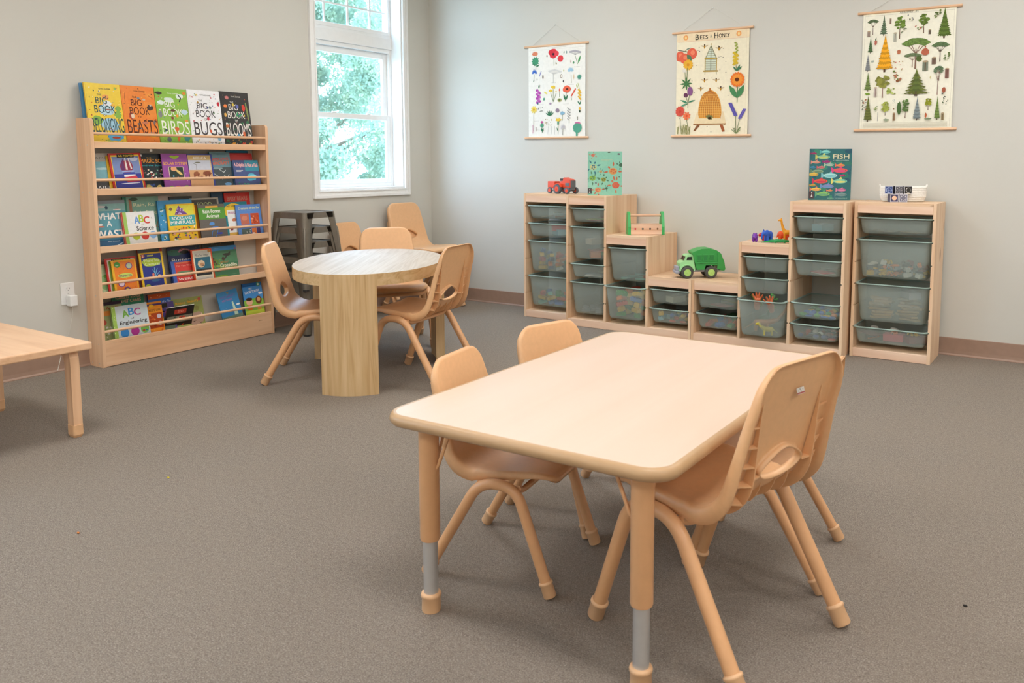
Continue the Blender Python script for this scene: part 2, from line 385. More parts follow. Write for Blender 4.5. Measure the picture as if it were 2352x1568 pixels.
def window(idx,y0,y1,z0,z1):
    t=.055; n='window_%d'%idx
    m=MB(); # jamb liner
    m.box(-.165,0,y0,y0+.012,z0,z1); m.box(-.165,0,y1-.012,y1,z0,z1); m.box(-.165,0,y0+.012,y1-.012,z1-.012,z1); m.box(-.165,.004,y0+.012,y1-.012,z0,z0+.014)
    root=m.build(n,M_white,bevel=.002); root['kind']='structure'
    def ring(mb,xa,xb,a,b,c,d,w0,w1=None,w2=None):
        w1=w0 if w1 is None else w1; w2=w0 if w2 is None else w2
        mb.box(xa,xb,a,a+w0,c,d); mb.box(xa,xb,b-w0,b,c,d); mb.box(xa,xb,a+w0,b-w0,c,c+w1); mb.box(xa,xb,a+w0,b-w0,d-w2,d)
    m=MB(); ring(m,.0001,.012,y0-t,y1+t,z0-t,z1+t,t-.0001); m.build('casing',M_white,root,bevel=.0015)
    m=MB(); ring(m,.0121,.020,y0-t,y1+t,z0-t,z1+t,.02); ring(m,.0121,.018,y0-.013,y1+.013,z0-.013,z1+.013,.0125); m.build('casing_moulding',M_white,root,bevel=.0015)
    f=MB(); A,B=y0+.012,y1-.012; Z0,Z1=z0+.014,z1-.012
    ring(f,-.165,-.105,A,B,Z0,2.01,.022,.026,.03)
    f.box(-.165,-.092,A,B,2.01,2.095); f.box(-.165,-.104,A,B,2.095,2.115)
    ring(f,-.165,-.105,A,B,2.1151,Z1,.03)
    f.build('frame',M_white,root,bevel=.0025)
    s=MB(); ring(s,-.13,-.108,A+.0221,B-.0221,Z0+.0261,1.492,.040,.034,.038); s.build('lower_sash',M_white,root,bevel=.002)
    s=MB(); ring(s,-.158,-.134,A+.0221,B-.0221,1.455,1.979,.045,.036,.045); s.build('upper_sash',M_white,root,bevel=.002)
    s=MB()
    for q in (.3,.7): s.box(-.118,-.104,y0+(y1-y0)*q-.02,y0+(y1-y0)*q+.02,1.4921,1.503)
    s.build('sash_lock',M_white,root,bevel=.002)
    for nm,xa,za,zb in (('lower_pane',-.121,Z0+.055,1.46),('upper_pane',-.147,1.486,1.94),('transom_pane',-.14,2.14,Z1-.025)):
        MB().box(xa,xa+.004,A+.05,B-.05,za,zb).build(nm,M_glass,root)
    g=MB(); yy=(y1-y0)
    for q in (.24,.5,.76): g.box(-.1355,-.128,y0+yy*q-.008,y0+yy*q+.008,2.14,Z1-.03)
    for zz in (2.29,2.45): g.box(-.1354,-.1285,A+.03,B-.03,zz-.007,zz+.007)
    g.build('muntin_grid',M_white,root)
for i,a in enumerate(WIN): window(i+1,*a)
# ------------------------------------------------------------------ ceiling lamps
def lamp_mat():
    t=NT('lamp_diffuser'); e=t.add('ShaderNodeEmission'); e.inputs[0].default_value=LAMPCOL; e.inputs[1].default_value=LAMP
    t.lk(e.outputs[0],t.out.inputs[0]); return t.m
M_lamp=lamp_mat(); lp=None; k=0
for (lx,ly,where) in ((1.7,-1.5,'nearest the window corner'),(4.3,-1.5,'above the stepped shelves'),(6.6,-1.5,'furthest along the chart wall'),(1.7,-4.2,'above the bookshelf side'),(4.3,-4.2,'above the big table'),(6.6,-4.2,'beside the back wall'),(1.7,-6.9,'near the front left'),(4.3,-6.9,'near the front middle'),(6.6,-6.9,'near the front right')):
    t=empty('ceiling_light',(lx,ly,ZC),0,'white framed ceiling light panel '+where,'ceiling light','ceiling light panels')
    m=MB()
    for q in ((-.62,.62,-.32,-.3),(-.62,.62,.3,.32),(-.62,-.6,-.3,.3),(.6,.62,-.3,.3)): m.box(q[0],q[1],q[2],q[3],-.035,0)
    m.build('frame',M_white,t); MB().box(-.6,.6,-.3,.3,-.028,-.02).build('diffuser',M_lamp,t)
# ------------------------------------------------------------------ outside
def outside():
    t=NT('leaf'); v=t.tex(); n=t.noise(v,3,3); t.lk(t.ramp(n,[(.3,C('84a090')),(.55,C('a8bda2')),(.8,C('e2e0b6'))]),t.b.inputs['Base Color'])
    t.b.inputs['Roughness'].default_value=.6
    tl=t.add('ShaderNodeBsdfTranslucent'); tl.inputs[0].default_value=C('9eac98'); mx=t.add('ShaderNodeMixShader'); mx.inputs[0].default_value=.4
    t.lk(t.b.outputs[0],mx.inputs[1]); t.lk(tl.outputs[0],mx.inputs[2]); t.lk(mx.outputs[0],t.out.inputs[0])
    bark=plain('bark','7b6a58',.9,var=.15)
    lawn=MB().box(-40,-WT-.02,-30,45,-.62,-.41).build('lawn',plain('grass','a2ab98',.9,var=.15,nscale=4)); tag(lawn,'pale green lawn far below the window','lawn',kind='stuff')
    rn=random.Random(5)
    def tree(x,y,h,cr,n,lab,nc):
        r=empty('tree',(x,y,-.4),0,lab,'tree')
        m=MB(); m.tube([(0,0,0),(.05,.02,h*.35),(-.05,.1,h*.7)],[.09,.07,.03],10)
        for k in range(7):
            a=2*PI*k/7; m.tube([(0,.03,h*(.25+.05*k)),(cr*.6*math.cos(a),cr*.6*math.sin(a),h*(.4+.06*k))],[.06,.02],6)
        m.build('trunk',bark,r)
        m=MB(); cl=[]
        for k in range(nc):
            a=rn.uniform(0,2*PI); zz=rn.uniform(.14,1); q=cr*math.sqrt(max(.1,1-abs(zz-.5)**2*3))*math.sqrt(rn.random()); cl.append((q*math.cos(a),q*math.sin(a),h*zz,rn.uniform(.3,.6)))
        for k in range(n):
            c=rn.choice(cl); c=(c[0],c[1],max(c[2],.62),c[3]); p=V((rn.gauss(0,1),rn.gauss(0,1),rn.gauss(0,.8))).normalized()*c[3]*rn.uniform(.5,1)+V(c[:3])
            u=V((rn.gauss(0,1),rn.gauss(0,1),rn.gauss(0,1))).normalized(); w_=u.orthogonal().normalized(); L=rn.uniform(.03,.06)
            m.add([p-u*L,p-w_*L*.45,p+u*L,p+w_*L*.45],[(0,1,2,3)])
        m.build('foliage',t.m,r)
    tree(-11.2,8.6,5.6,3.2,130000,'full leafy green tree outside seen through the left of the window',110)
    tree(-13.6,15.6,6.2,3.2,50000,'leafy green tree outside seen through the right part of the window',60)
outside()
# ------------------------------------------------------------------ outlet
o=empty('wall_outlet',(0.0,-2.965,.417),0,'white wall outlet plate left of the bookshelf','outlet')
m=MB(); m.box(0,.006,-.037,.037,-.06,.06); m.build('plate',M_plate,o,bevel=.003)
for zz,nm in ((.026,'socket'),(-.026,'socket')):
    m=MB(); m.prism([(.016*math.cos(a),zz+min(.0135,max(-.0135,.016*math.sin(a)))) for a in [2*PI*k/20 for k in range(20)]],.0061,.0078,axis='x'); s=m.build(nm,M_plate,o)
    m=MB(); m.box(.0079,.0083,-.0075,-.0055,zz-.001,zz+.007); m.box(.0079,.0083,.0055,.0075,zz-.001,zz+.007); m.box(.0079,.0083,-.002,.002,zz-.009,zz-.005); m.build('socket_slots',M_rubber,s)
MB().cyl((.006,0,0),(.0072,0,0),.003).build('screw',M_chrome,o)
ch=MB().box(.0085,.05,-2.979,-2.937,.350,.410).build('phone_charger',M_plate,bevel=.005,seg=3); tag(ch,'white cube charger plugged into the lower socket of the wall outlet','charger')
m=MB(); m.tube(fillet([(.03,-2.958,.345),(.03,-2.960,.30),(.02,-2.975,.22),(.02,-3.0,.15),(.03,-3.03,.10),(.04,-3.06,.015)],.05),.0018,8); tag(m.build('charging_cord',M_cord),'thin white charging cord hanging down the wall from the charger','cord')
# ------------------------------------------------------------------ rectangular activity table
def act_table():
    W_,L_,zt=.752,1.179,.5224; c=(3.27+W_/2-.0062*L_/2,-3.87+L_/2,0)
    t=empty('activity_table',c,.0062,'large rectangular maple laminate activity table with tan edge and adjustable legs','table')
    MB().prism(rrect(W_,L_,.055,8),zt-.028,zt).build('tabletop',M_lam,t)
    prof=[(0,0),(.006,.0006),(.012,-.003),(.0155,-.010),(.0165,-.016),(.0145,-.023),(.009,-.0285),(0,-.0305),(-.012,-.031)]
    rings=[]
    base=rrect(W_,L_,.055,8); n=len(base)
    cen=[]; 
    for i,(x,y) in enumerate(base):
        sx=1 if x>0 else -1; sy=1 if y>0 else -1; cx,cy=sx*(W_/2-.055),sy*(L_/2-.055); d=V((x-cx,y-cy)).normalized(); cen.append((x,y,d.x,d.y))
    for (o_,dz) in prof: rings.append([(x+dx*o_,y+dy*o_,zt+dz) for x,y,dx,dy in cen])
    m=MB(); m.loft(rings,cap0=False,cap1=False); m.build('edge_band',M_band,t,weld=True)
    for sx in (-1,1):
        for sy in (-1,1):
            x,y=sx*(W_/2-.077),sy*(L_/2-.066)
            m=MB(); m.tube([(x,y,.188),(x,y,.193),(x,y,zt-.0285)],[.0235,.0255,.0255],28); l=m.build('leg',M_tube,t)
            m=MB(); m.cyl((x,y,.035),(x,y,.20),.0185,n=28); m.build('chrome_insert',M_chrome,l)['label']='chrome height adjusting tube'
            m=MB(); m.lathe([(.0235,0),(.0245,.004),(.0235,.036),(.0258,.038),(.0262,.043),(.0245,.048),(.019,.049)],28,c=(x,y,0)); m.build('foot_cap',M_cap,l)
            for (ux,uy) in ((-sx,0),(0,-sy)):
                m=MB(); m.tube([(x+ux*.022,y+uy*.022,.375),(x+ux*.03,y+uy*.03,.385),(x+ux*.075,y+uy*.075,zt-.029)],.0045,8); m.build('brace',M_tube,t)
act_table()
# ------------------------------------------------------------------ moulded school chair
PROF=[(-.225,.703),(-.219,.68),(-.209,.64),(-.190,.57),(-.173,.50),(-.158,.445),(-.143,.408),(-.120,.384),(-.090,.371),(-.05,.366),(0,.368),(.05,.373),(.10,.378),(.145,.381),(.180,.379),(.200,.373),(.211,.363)]
def chair_shell():
    P=[V((a,0,b)) for a,b in PROF]; d=[0]
    for i in range(1,len(P)): d.append(d[-1]+(P[i]-P[i-1]).length)
    T=d[-1]
    def at(s):
        s=max(0,min(T,s))
        for i in range(len(d)-1):
            if s<=d[i+1]:
                q=(s-d[i])/(d[i+1]-d[i]); p0=P[max(i-1,0)];p1=P[i];p2=P[i+1];p3=P[min(i+2,len(P)-1)]
                return .5*((2*p1)+(p2-p0)*q+(2*p0-5*p1+4*p2-p3)*q*q+(3*p1-p0-3*p2+p3)*q**3)
    Mc=24; ss=[0,.002,.006,.012,.020,.031,.045,.062]+[.062+(T-.055-.062)*k/40 for k in range(1,41)]+[T-.045,T-.036,T-.026,T-.017,T-.010,T-.005,T-.0015,T]; N=len(ss)-1
    def wid(s):
        w0=.150+.028*min(1,s/.33)
        if s>T-.14: w0-=.012*(s-(T-.14))/.14
        r=.062
        if s<r: w0-= r-math.sqrt(max(0,r*r-(r-s)**2))
        r2=.045; e=T-s
        if e<r2: w0-= r2-math.sqrt(max(0,r2*r2-(r2-e)**2))
        return w0
    grid=[];nor=[]
    for s in ss:
        p=at(s); tg=(at(min(T,s+.004))-at(max(0,s-.004))).normalized(); n=V((-tg.z,0,tg.x)); w_=wid(s); row=[]
        for j in range(Mc+1):
            t=-1+2*j/Mc; cup=.008*t*t*min(1,max(0,s-.03)/.2)*(1 if s<.33 else max(0,1-(s-.33)/.1)) + .008*t**4*(1 if s>.4 else 0)
            row.append(p+V((0,t*w_,0))+n*cup)
        grid.append(row); nor.append(n)
    vs=[];idx={}
    for i in range(N+1):
        for j in range(Mc+1): idx[i,j]=len(vs); vs.append(grid[i][j])
    # handle opening block
    def row_of(s): return min(range(N+1),key=lambda i:abs(ss[i]-s))
    i0,i1=row_of(.190),row_of(.310); j0,j1=5,19
    fs=[(idx[i,j],idx[i+1,j],idx[i+1,j+1],idx[i,j+1]) for i in range(N) for j in range(Mc) if not(i0<=i<i1 and j0<=j<j1)]
    per=[(i,j0) for i in range(i0,i1)]+[(i1,j) for j in range(j0,j1)]+[(i,j1) for i in range(i1,i0,-1)]+[(i0,j) for j in range(j1,j0,-1)]
    sc0=.249
    def hole(a):   # half-moon with a peaked top
        c,s_=math.cos(a),math.sin(a); hw=.084
        x=hw*c*(1-.0*abs(s_)); 
        if s_>0: z=.041*(1-abs(c)**1.5)**.8
        else: z=-.033*abs(s_)**.8
        return x,z
    inner=[]; P0=at(sc0); n0=nor[row_of(sc0)]; tg0=(at(sc0+.01)-at(sc0-.01)).normalized()
    for (i,j) in per:
        g=grid[i][j]; a=math.atan2(-(ss[i]-sc0)/.060,g.y/.10); x,z=hole(a)
        p=at(sc0-z); inner.append((p+V((0,x,0)),a))
    k0=len(vs)
    for (p,a),(i,j) in zip(inner,per): vs.append(p.lerp(grid[i][j],.25)*1.0)
    k1=len(vs)
    for (p,a) in inner: vs.append(p)
    k2=len(vs)
    for (p,a) in inner: vs.append(p-n0*.006)
    k3=len(vs)
    for (p,a) in inner: vs.append(p-n0*.017)
    n=len(per)
    for q in range(n):
        a,b=per[q],per[(q+1)%n]; r=(q+1)%n
        fs.append((idx[a],k0+q,k0+r,idx[b])); fs.append((k0+q,k1+q,k1+r,k0+r)); fs.append((k1+q,k2+q,k2+r,k1+r)); fs.append((k2+q,k3+q,k3+r,k2+r))
    # rolled rim and flange
    bd=[(i,0) for i in range(N+1)]+[(N,j) for j in range(1,Mc+1)]+[(i,Mc) for i in range(N-1,-1,-1)]+[(0,j) for j in range(Mc-1,0,-1)]
    nb=len(bd); loops=[[idx[q] for q in bd]]
    outs=[]
    for q in range(nb):
        a=V(vs[idx[bd[q-1]]]);b=V(vs[idx[bd[(q+1)%nb]]]); t=(b-a).normalized(); i=bd[q][0]; o=t.cross(nor[i]).normalized(); outs.append(o)
    cx=V((-.05,0,.42))
    if (outs[N//2]).y>0: outs=[-o for o in outs]
    for (oo,nn) in ((.0045,-.0012),(.0075,-.005),(.0088,-.012),(.0095,None)):
        lp=[]
        for q in range(nb):
            i,j=bd[q]; s=ss[i]; side=(j in (0,Mc))
            fl=.010+.016*min(1,s/.08)+.012*max(0,min(1,(s-.12)/.22))
            if s>T-.33: fl=.038-.027*(s-(T-.33))/.33
            if i==0: fl=.010
            if i==N: fl=.011
            depth=nn if nn is not None else -fl
            lp.append(len(vs)); vs.append(V(vs[idx[bd[q]]])+outs[q]*oo+nor[i]*depth)
        loops.append(lp)
    for A_,B_ in zip(loops[:-1],loops[1:]):
        for q in range(nb): fs.append((A_[q],B_[q],B_[(q+1)%nb],A_[(q+1)%nb]))
    m=MB(); m.add(vs,fs,0,None,True); o=m.build('tmp_shell',M_chair,weld=True)
    bm=bmesh.new(); bm.from_mesh(o.data); bmesh.ops.recalc_face_normals(bm,faces=bm.faces); bm.to_mesh(o.data); bm.free()
    sd=o.modifiers.new('s','SOLIDIFY'); sd.thickness=.0042; sd.offset=0
    dg=bpy.context.evaluated_depsgraph_get(); me=bpy.data.meshes.new_from_object(o.evaluated_get(dg)); bpy.data.objects.remove(o)
    # ribs and gussets under the shell
    g=MB()
    def rib(y,s0,s1,dep,steps=14,th=.003,taper=.05):
        st=[s0+(s1-s0)*k/steps for k in range(steps+1)]; a=[];b=[]
        for s in st:
            p=at(s); i=row_of(s); n=nor[i]; dd=dep*min(1,(s-s0)/taper+.05); a.append(p-n*.001); b.append(p-n*dd)
        for y_ in (y-th/2,y+th/2): pass
        L=len(a); v=[q+V((0,y-th/2,0)) for q in a]+[q+V((0,y-th/2,0)) for q in b]+[q+V((0,y+th/2,0)) for q in a]+[q+V((0,y+th/2,0)) for q in b]
        f=[]
        for k in range(L-1): f+=[(k,k+1,L+k+1,L+k),(2*L+k,3*L+k,3*L+k+1,2*L+k+1),(L+k,L+k+1,3*L+k+1,3*L+k)]
        f+=[(0,L,3*L,2*L),(L-1,3*L-1,4*L-1,2*L-1)]
        g.add(v,f)
    for sy in (-1,1):
        rib(sy*.118,.085,.60,.028,30,.0035,.20)
        for k,s in enumerate((.135,.18,.225,.27,.315,.36)):
            p=at(s); n=nor[row_of(s)]; y0=sy*.118; y1=sy*(wid(s)+.006)
            dp=.028*min(1,(s-.085)/.20+.05)*.93; a=p-n*.001; g.add([a+V((0,y0,0)),a+V((0,y1,0)),p-n*dp+V((0,y0,0)),a+V((0,y0,-.003)),a+V((0,y1,-.003)),p-n*dp+V((0,y0,-.003))],[(0,1,2),(3,5,4),(0,3,4,1),(1,4,5,2),(0,2,5,3)])
        p=at(.262);n=nor[row_of(.262)]; g.bar(p-n*.010+V((0,sy*.086,0)),p-n*.012+V((0,sy*.117,0)),.018,.004)
        rib(sy*.078,.300,.56,.024,16); rib(sy*.03,.305,.56,.022,16)
    bm=bmesh.new(); bm.from_mesh(me); me2=g.mesh('ribs',[M_chair]); bm.from_mesh(me2); bm.to_mesh(me); bm.free(); bpy.data.meshes.remove(me2)
    me.materials.clear(); me.materials.append(M_chair); me.name='chair_shell'; return me
SHELL=chair_shell()
def make_chair():
    t=empty('plastic_chair')
    s=bpy.data.objects.new('seat_shell',SHELL); COL.objects.link(s); s.parent=t
    for sy in (-1,1):
        A=(-.033,sy*.202,.344);B=(.098,sy*.202,.344); F=(.208,sy*.203,.030); Rr=(-.217,sy*.211,.030)
        m=MB(); m.tube(fillet([Rr,A,B,F],.062,8),.0178,20); fr=m.build('leg_frame',M_tube,t)
        for top,ft in ((A,Rr),(B,F)):
            d=(V(top)-V(ft)).normalized(); f0=V(ft)-d*(.027)
            m=MB(); m.tube([f0,f0+d*.004,f0+d*.042,f0+d*.0435,f0+d*.049,f0+d*.052],[.0185,.0210,.0208,.0228,.0228,.0185],22)
            c=m.build('foot_cap',M_cap,fr)
    for x in (-.04,.10):
        m=MB(); m.tube(fillet([(x,-.19,.334),(x,-.155,.320),(x,.155,.320),(x,.19,.334)],.02,4),.0105,14); m.build('crossbar',M_tube,t)
    m=MB(); m.box(-.03,.09,-.05,.05,.332,.337); m.build('mounting_plate',M_tube,t)
    return t
CH=[((3.98,-3.472,0),165.3,1,'tan plastic chair seen from behind right of the big table, small sticker on its back','big'),
((3.366,-3.462,0),9.9,.83,'small tan plastic chair tucked under the near left of the big table','big'),
((3.345,-3.035,0),-15,.83,'small tan plastic chair at the far left side of the big table','big'),
((3.956,-3.046,0),187,.83,'small tan plastic chair mostly hidden behind the chair with the sticker','big'),
((1.224,-2.314,0),38.8,1,'tan plastic chair left of the oval table, facing right beside the bookshelf','oval'),
((1.738,-2.062,0),190.2,1,'tan plastic chair right of the oval table showing its ribbed back','oval'),
((1.035,-1.535,0),-36,1,'tan plastic chair behind the oval table, backrest showing above the tabletop','oval')]
G={'big':'chairs around the big rectangular table','oval':'chairs around the oval wooden table'}
proto=make_chair(); first=True
def put_chair(loc,deg,s,lab,grp):
    global first
    o=proto if first else copy_tree(proto); first=False
    o.location=loc; o.rotation_euler=(0,0,R(deg)); o.scale=(s,s,s); tag(o,lab,'chair',grp); return o
root0=None
for (loc,deg,s,lab,g) in CH:
    o=put_chair(loc,deg,s,lab,G[g])
    if root0 is None: root0=o; srcs=o
# stacks of spare chairs by the window wall
for (loc,deg,s,lab,g) in [((.25,-1.018,0),0,.80,'small spare tan chair at the bottom of the stack beside the metal stools','spare chairs stacked by the wall'),((.25,-1.018,.12),0,.80,'small spare tan chair on top of the stack beside the metal stools','spare chairs stacked by the wall'),
((.31,-.44,0),-4,1,'larger spare tan chair at the bottom of the stack in the room corner','spare chairs stacked by the wall'),((.31,-.44,.098),-4,1,'larger spare tan chair on top of the stack in the room corner','spare chairs stacked by the wall')]:
    put_chair(loc,deg,s,lab,g)
# sticker on the near chair
m=MB(); a=Art(m,Matrix(((0,0,-1,-.2232),(-1,0,0,.0),(0,1,0,.615),(0,0,0,1))),.026,.012,0)
m.M=Matrix.Translation((0,.0,0))@Matrix.Rotation(R(-14),4,'Y')
m=MB(); a=Art(m,Matrix.Identity(4),.03,.014,0,1e-4); a.r(0,0,1,1,'d8d2c8'); a.r(0,.72,1,.95,'a84440'); a.sc(7,.15,.2,.85,.55,.04,.08,['8a8078','a89a94'],3,.5)
st=m.build('maker_sticker',M_pg,srcs); st['label']='small white and red printed sticker'
st.matrix_local=Matrix.Translation((-.2178,.012,.640))@Matrix.Rotation(R(0),4,'Z')@Matrix(((0,0,-1,0),(-1,0,0,0),(0,1,0,0),(0,0,0,1)))@Matrix.Rotation(R(-15),4,'X')
# ------------------------------------------------------------------ oval table
def oval_table():
    c=(1.362,-2.042); th=-.9724; a,b=.600,.392; zt,zb=.596,.537
    t=empty('oval_table',(c[0],c[1],0),th,'washed oak oval table with three wide curved legs','table')
    n=96; el=lambda q,o=0:((a+o)*math.cos(q),(b+o)*math.sin(q))
    m=MB(); ring=[el(2*PI*k/n) for k in range(n)]
    m.add([(x,y,zt) for x,y in ring],[tuple(range(n))],1); m.add([(x,y,zb) for x,y in ring],[tuple(range(n))[::-1]],0)
    m.add([(x,y,z) for z in (zb,zt) for x,y in ring],[(k,(k+1)%n,n+(k+1)%n,n+k) for k in range(n)],0,None,True)
    m.build('tabletop',[OAK['x'],OAKT],t)
    def leg(q0,q1,k=14):
        qs=[q0+(q1-q0)*i/k for i in range(k+1)]
        out=[el(q,.0012) for q in qs]; inn=[el(q,-.046) for q in qs][::-1]; m=MB(); poly=out+inn
        N=len(poly); m.add([(x,y,z) for z in (0,zt-.0012) for x,y in poly],[tuple(range(N))[::-1],tuple(range(N,2*N))]+[(i,(i+1)%N,N+(i+1)%N,N+i) for i in range(N)]); m.build('leg',OAK['z'],t)
    def pa(x,y):  # parametric angle of a world point on the rim
        dx,dy=x-c[0],y-c[1]; u=dx*math.cos(-th)-dy*math.sin(-th); v=dx*math.sin(-th)+dy*math.cos(-th); return math.atan2(v/b,u/a)
    leg(-.36,.36)
    q=pa(1.66,-1.77); leg(q,q+.52)
    q=pa(.95,-2.09); leg(q-.52,q)
oval_table()
# ------------------------------------------------------------------ low table at the left edge
def low_table():
    x0,x1,y0,y1,zt=.46,1.238,-4.35,-3.503,.394
    t=empty('low_table',((x0+x1)/2,(y0+y1)/2,0),0,'low light wooden table cut off by the left edge of the photo','table'); 
    t2=V(((x0+x1)/2,(y0+y1)/2,0)); m=MB(); m.M=Matrix.Translation(-t2)
    m.box(x0,x1,y0,y1,zt-.032,zt); m.build('tabletop',BIRCH['x'],t,bevel=.006,seg=3)
    for sx,xx in ((-1,x0+.065),(1,x1-.046)):
        for sy,yy in ((-1,y0+.08),(1,y1-.062)):
            m=MB(); m.M=Matrix.Translation(-t2)@Matrix.Translation((xx,yy,0))
            w_=.024; d_=.018
            prof=[(-w_*sx*1,.035),(w_*sx*.9,.035),(w_*sx*.9,.30),(w_*sx*.8,.335),(w_*sx*.5,.361),(-w_*sx*2.2,.361),(-w_*sx*2.2,.345),(-w_*sx*1.4,.335),(-w_*sx*1.05,.31)]
            m.prism([(p,q) for p,q in prof],-d_,d_,axis='y'); l=m.build('leg',BIRCH['z'],t,bevel=.006,seg=3)
            m=MB(); m.M=Matrix.Translation(-t2)@Matrix.Translation((xx,yy,0)); 
            rings=[rrect(2*w_+.004,2*d_+.004,.01),rrect(2*w_+.006,2*d_+.006,.01),rrect(2*w_+.006,2*d_+.006,.01)]
            m.loft([[(x*.82-sx*.002,y*.82,0) for x,y in rings[0]],[(x-sx*.002,y,.012) for x,y in rings[1]],[(x-sx*.002,y,.052) for x,y in rings[2]]],sm=False); m.build('foot_cap',M_cap,l)
low_table()
# ------------------------------------------------------------------ metal stools
def stool(h=.41,w=.285,spl=.035,name='metal_stool'):
    t=empty(name); hw=w/2
    # pressed seat with raised rim and slot
    m=MB(); o=rrect(w,w,.03,6); i1=rrect(w-.022,w-.022,.022,6); i2=rrect(w-.034,w-.034,.018,6); sl=[(x*.20,y*.07) for x,y in rrect(w,w,.03,6)]
    # match winding and count for the slot
    sl=[]
    for (x,y) in o:
        a_=math.atan2(y,x); sl.append((.032*math.cos(a_),.013*math.sin(a_)))
    m.loft([[(x,y,h-.03) for x,y in o],[(x,y,h-.002) for x,y in o],[(x*.99,y*.99,h) for x,y in o],[(x,y,h-.0005) for x,y in i1],[(x,y,h-.006) for x,y in i2],[(x,y,h-.006) for x,y in sl],[(x,y,h-.014) for x,y in sl]],cap0=False,cap1=False,sm=False)
    m.build('seat',M_gun,t)
    # side skirts with cut-outs between the legs
    for k in range(4):
        m=MB(); m.M=Matrix.Rotation(PI/2*k,4,'Z'); q=spl/h
        def yy(z): return hw+(h-z)*q
        for (za,zb,wa,wb) in ((h-.003,h-.040,.115,.118),):
            m.add([(-wa,yy(za),za),(wa,yy(za),za),(wb,yy(zb),zb),(-wb,yy(zb),zb),(-wa,yy(za)-.002,za),(wa,yy(za)-.002,za),(wb,yy(zb)-.002,zb),(-wb,yy(zb)-.002,zb)],[(0,1,2,3),(7,6,5,4),(3,2,6,7),(0,4,5,1),(1,5,6,2),(0,3,7,4)])
        m.build('skirt',M_gun,t)
    for k in range(4):
        m=MB(); m.M=Matrix.Rotation(PI/2*k,4,'Z'); q=spl/h; rings=[]
        N=8
        for i in range(N+1):
            z=(h-.002)*(1-i/N); e=hw+(h-z)*q; ww=.078-.042*(i/N)**.8; r=.022; 
            if i==0: ww=.090
            pts=[(e-ww,e)]+[(e-r+r*math.sin(a_),e-r+r*math.cos(a_)) for a_ in [PI/2*j/6 for j in range(7)]]+[(e,e-ww)]
            th=.003; inn=[(e-th,e-ww)]+[(e-r+(r-th)*math.sin(a_),e-r+(r-th)*math.cos(a_)) for a_ in [PI/2*j/6 for j in range(6,-1,-1)]]+[(e-ww,e-th)]
            rings.append([(x,y,z) for x,y in pts+inn])
        m.loft(rings,sm=True); l=m.build('leg',M_gun,t)
        m=MB(); m.M=Matrix.Rotation(PI/2*k,4,'Z'); pr=[]
        for z,rr in ((h-.10,.004),(h-.12,.010),(.10,.008),(.06,.004)):
            e=hw+(h-z)*q-.0065; pr.append(((e+.0005,e+.0005,z),rr))
        m.tube([p for p,_ in pr],[r_ for _,r_ in pr],8); m.build('leg_ridge',M_gun,l)
        m=MB(); e=hw+h*q; m.M=Matrix.Rotation(PI/2*k,4,'Z'); m.prism([(x+e-.016,y+e-.016) for x,y in rrect(.036,.036,.012,3)],0,.012); m.build('foot_pad',M_rubber,l)
    return t
st0=stool(); NM=['topmost of the stack','second from the top of the stack','middle one of the stack','fourth from the top of the stack','lowest one, standing on the carpet']
for k in range(5):
    o=st0 if k==0 else copy_tree(st0)
    o.location=(.24,-1.537,.098*(4-k)); o.rotation_euler=(0,0,R(4)); tag(o,'gunmetal grey square stool by the bookshelf, '+NM[k],'stool','stacked metal stools')

for (x,y,c_,nm) in ((1.947,-3.636,'d8c040','yellow'),(2.136,-4.053,'c87a3a','orange brown'),(4.497,-3.059,'2a2624','dark')):
    m=MB(); m.ball((0,0,.003),.006,.0035,.003,7,5); o=m.build('crumb',plain('crumb_'+nm.replace(' ','_'),c_,.8),None,(x,y,0)); tag(o,nm+' crumb lying on the open carpet','crumb')
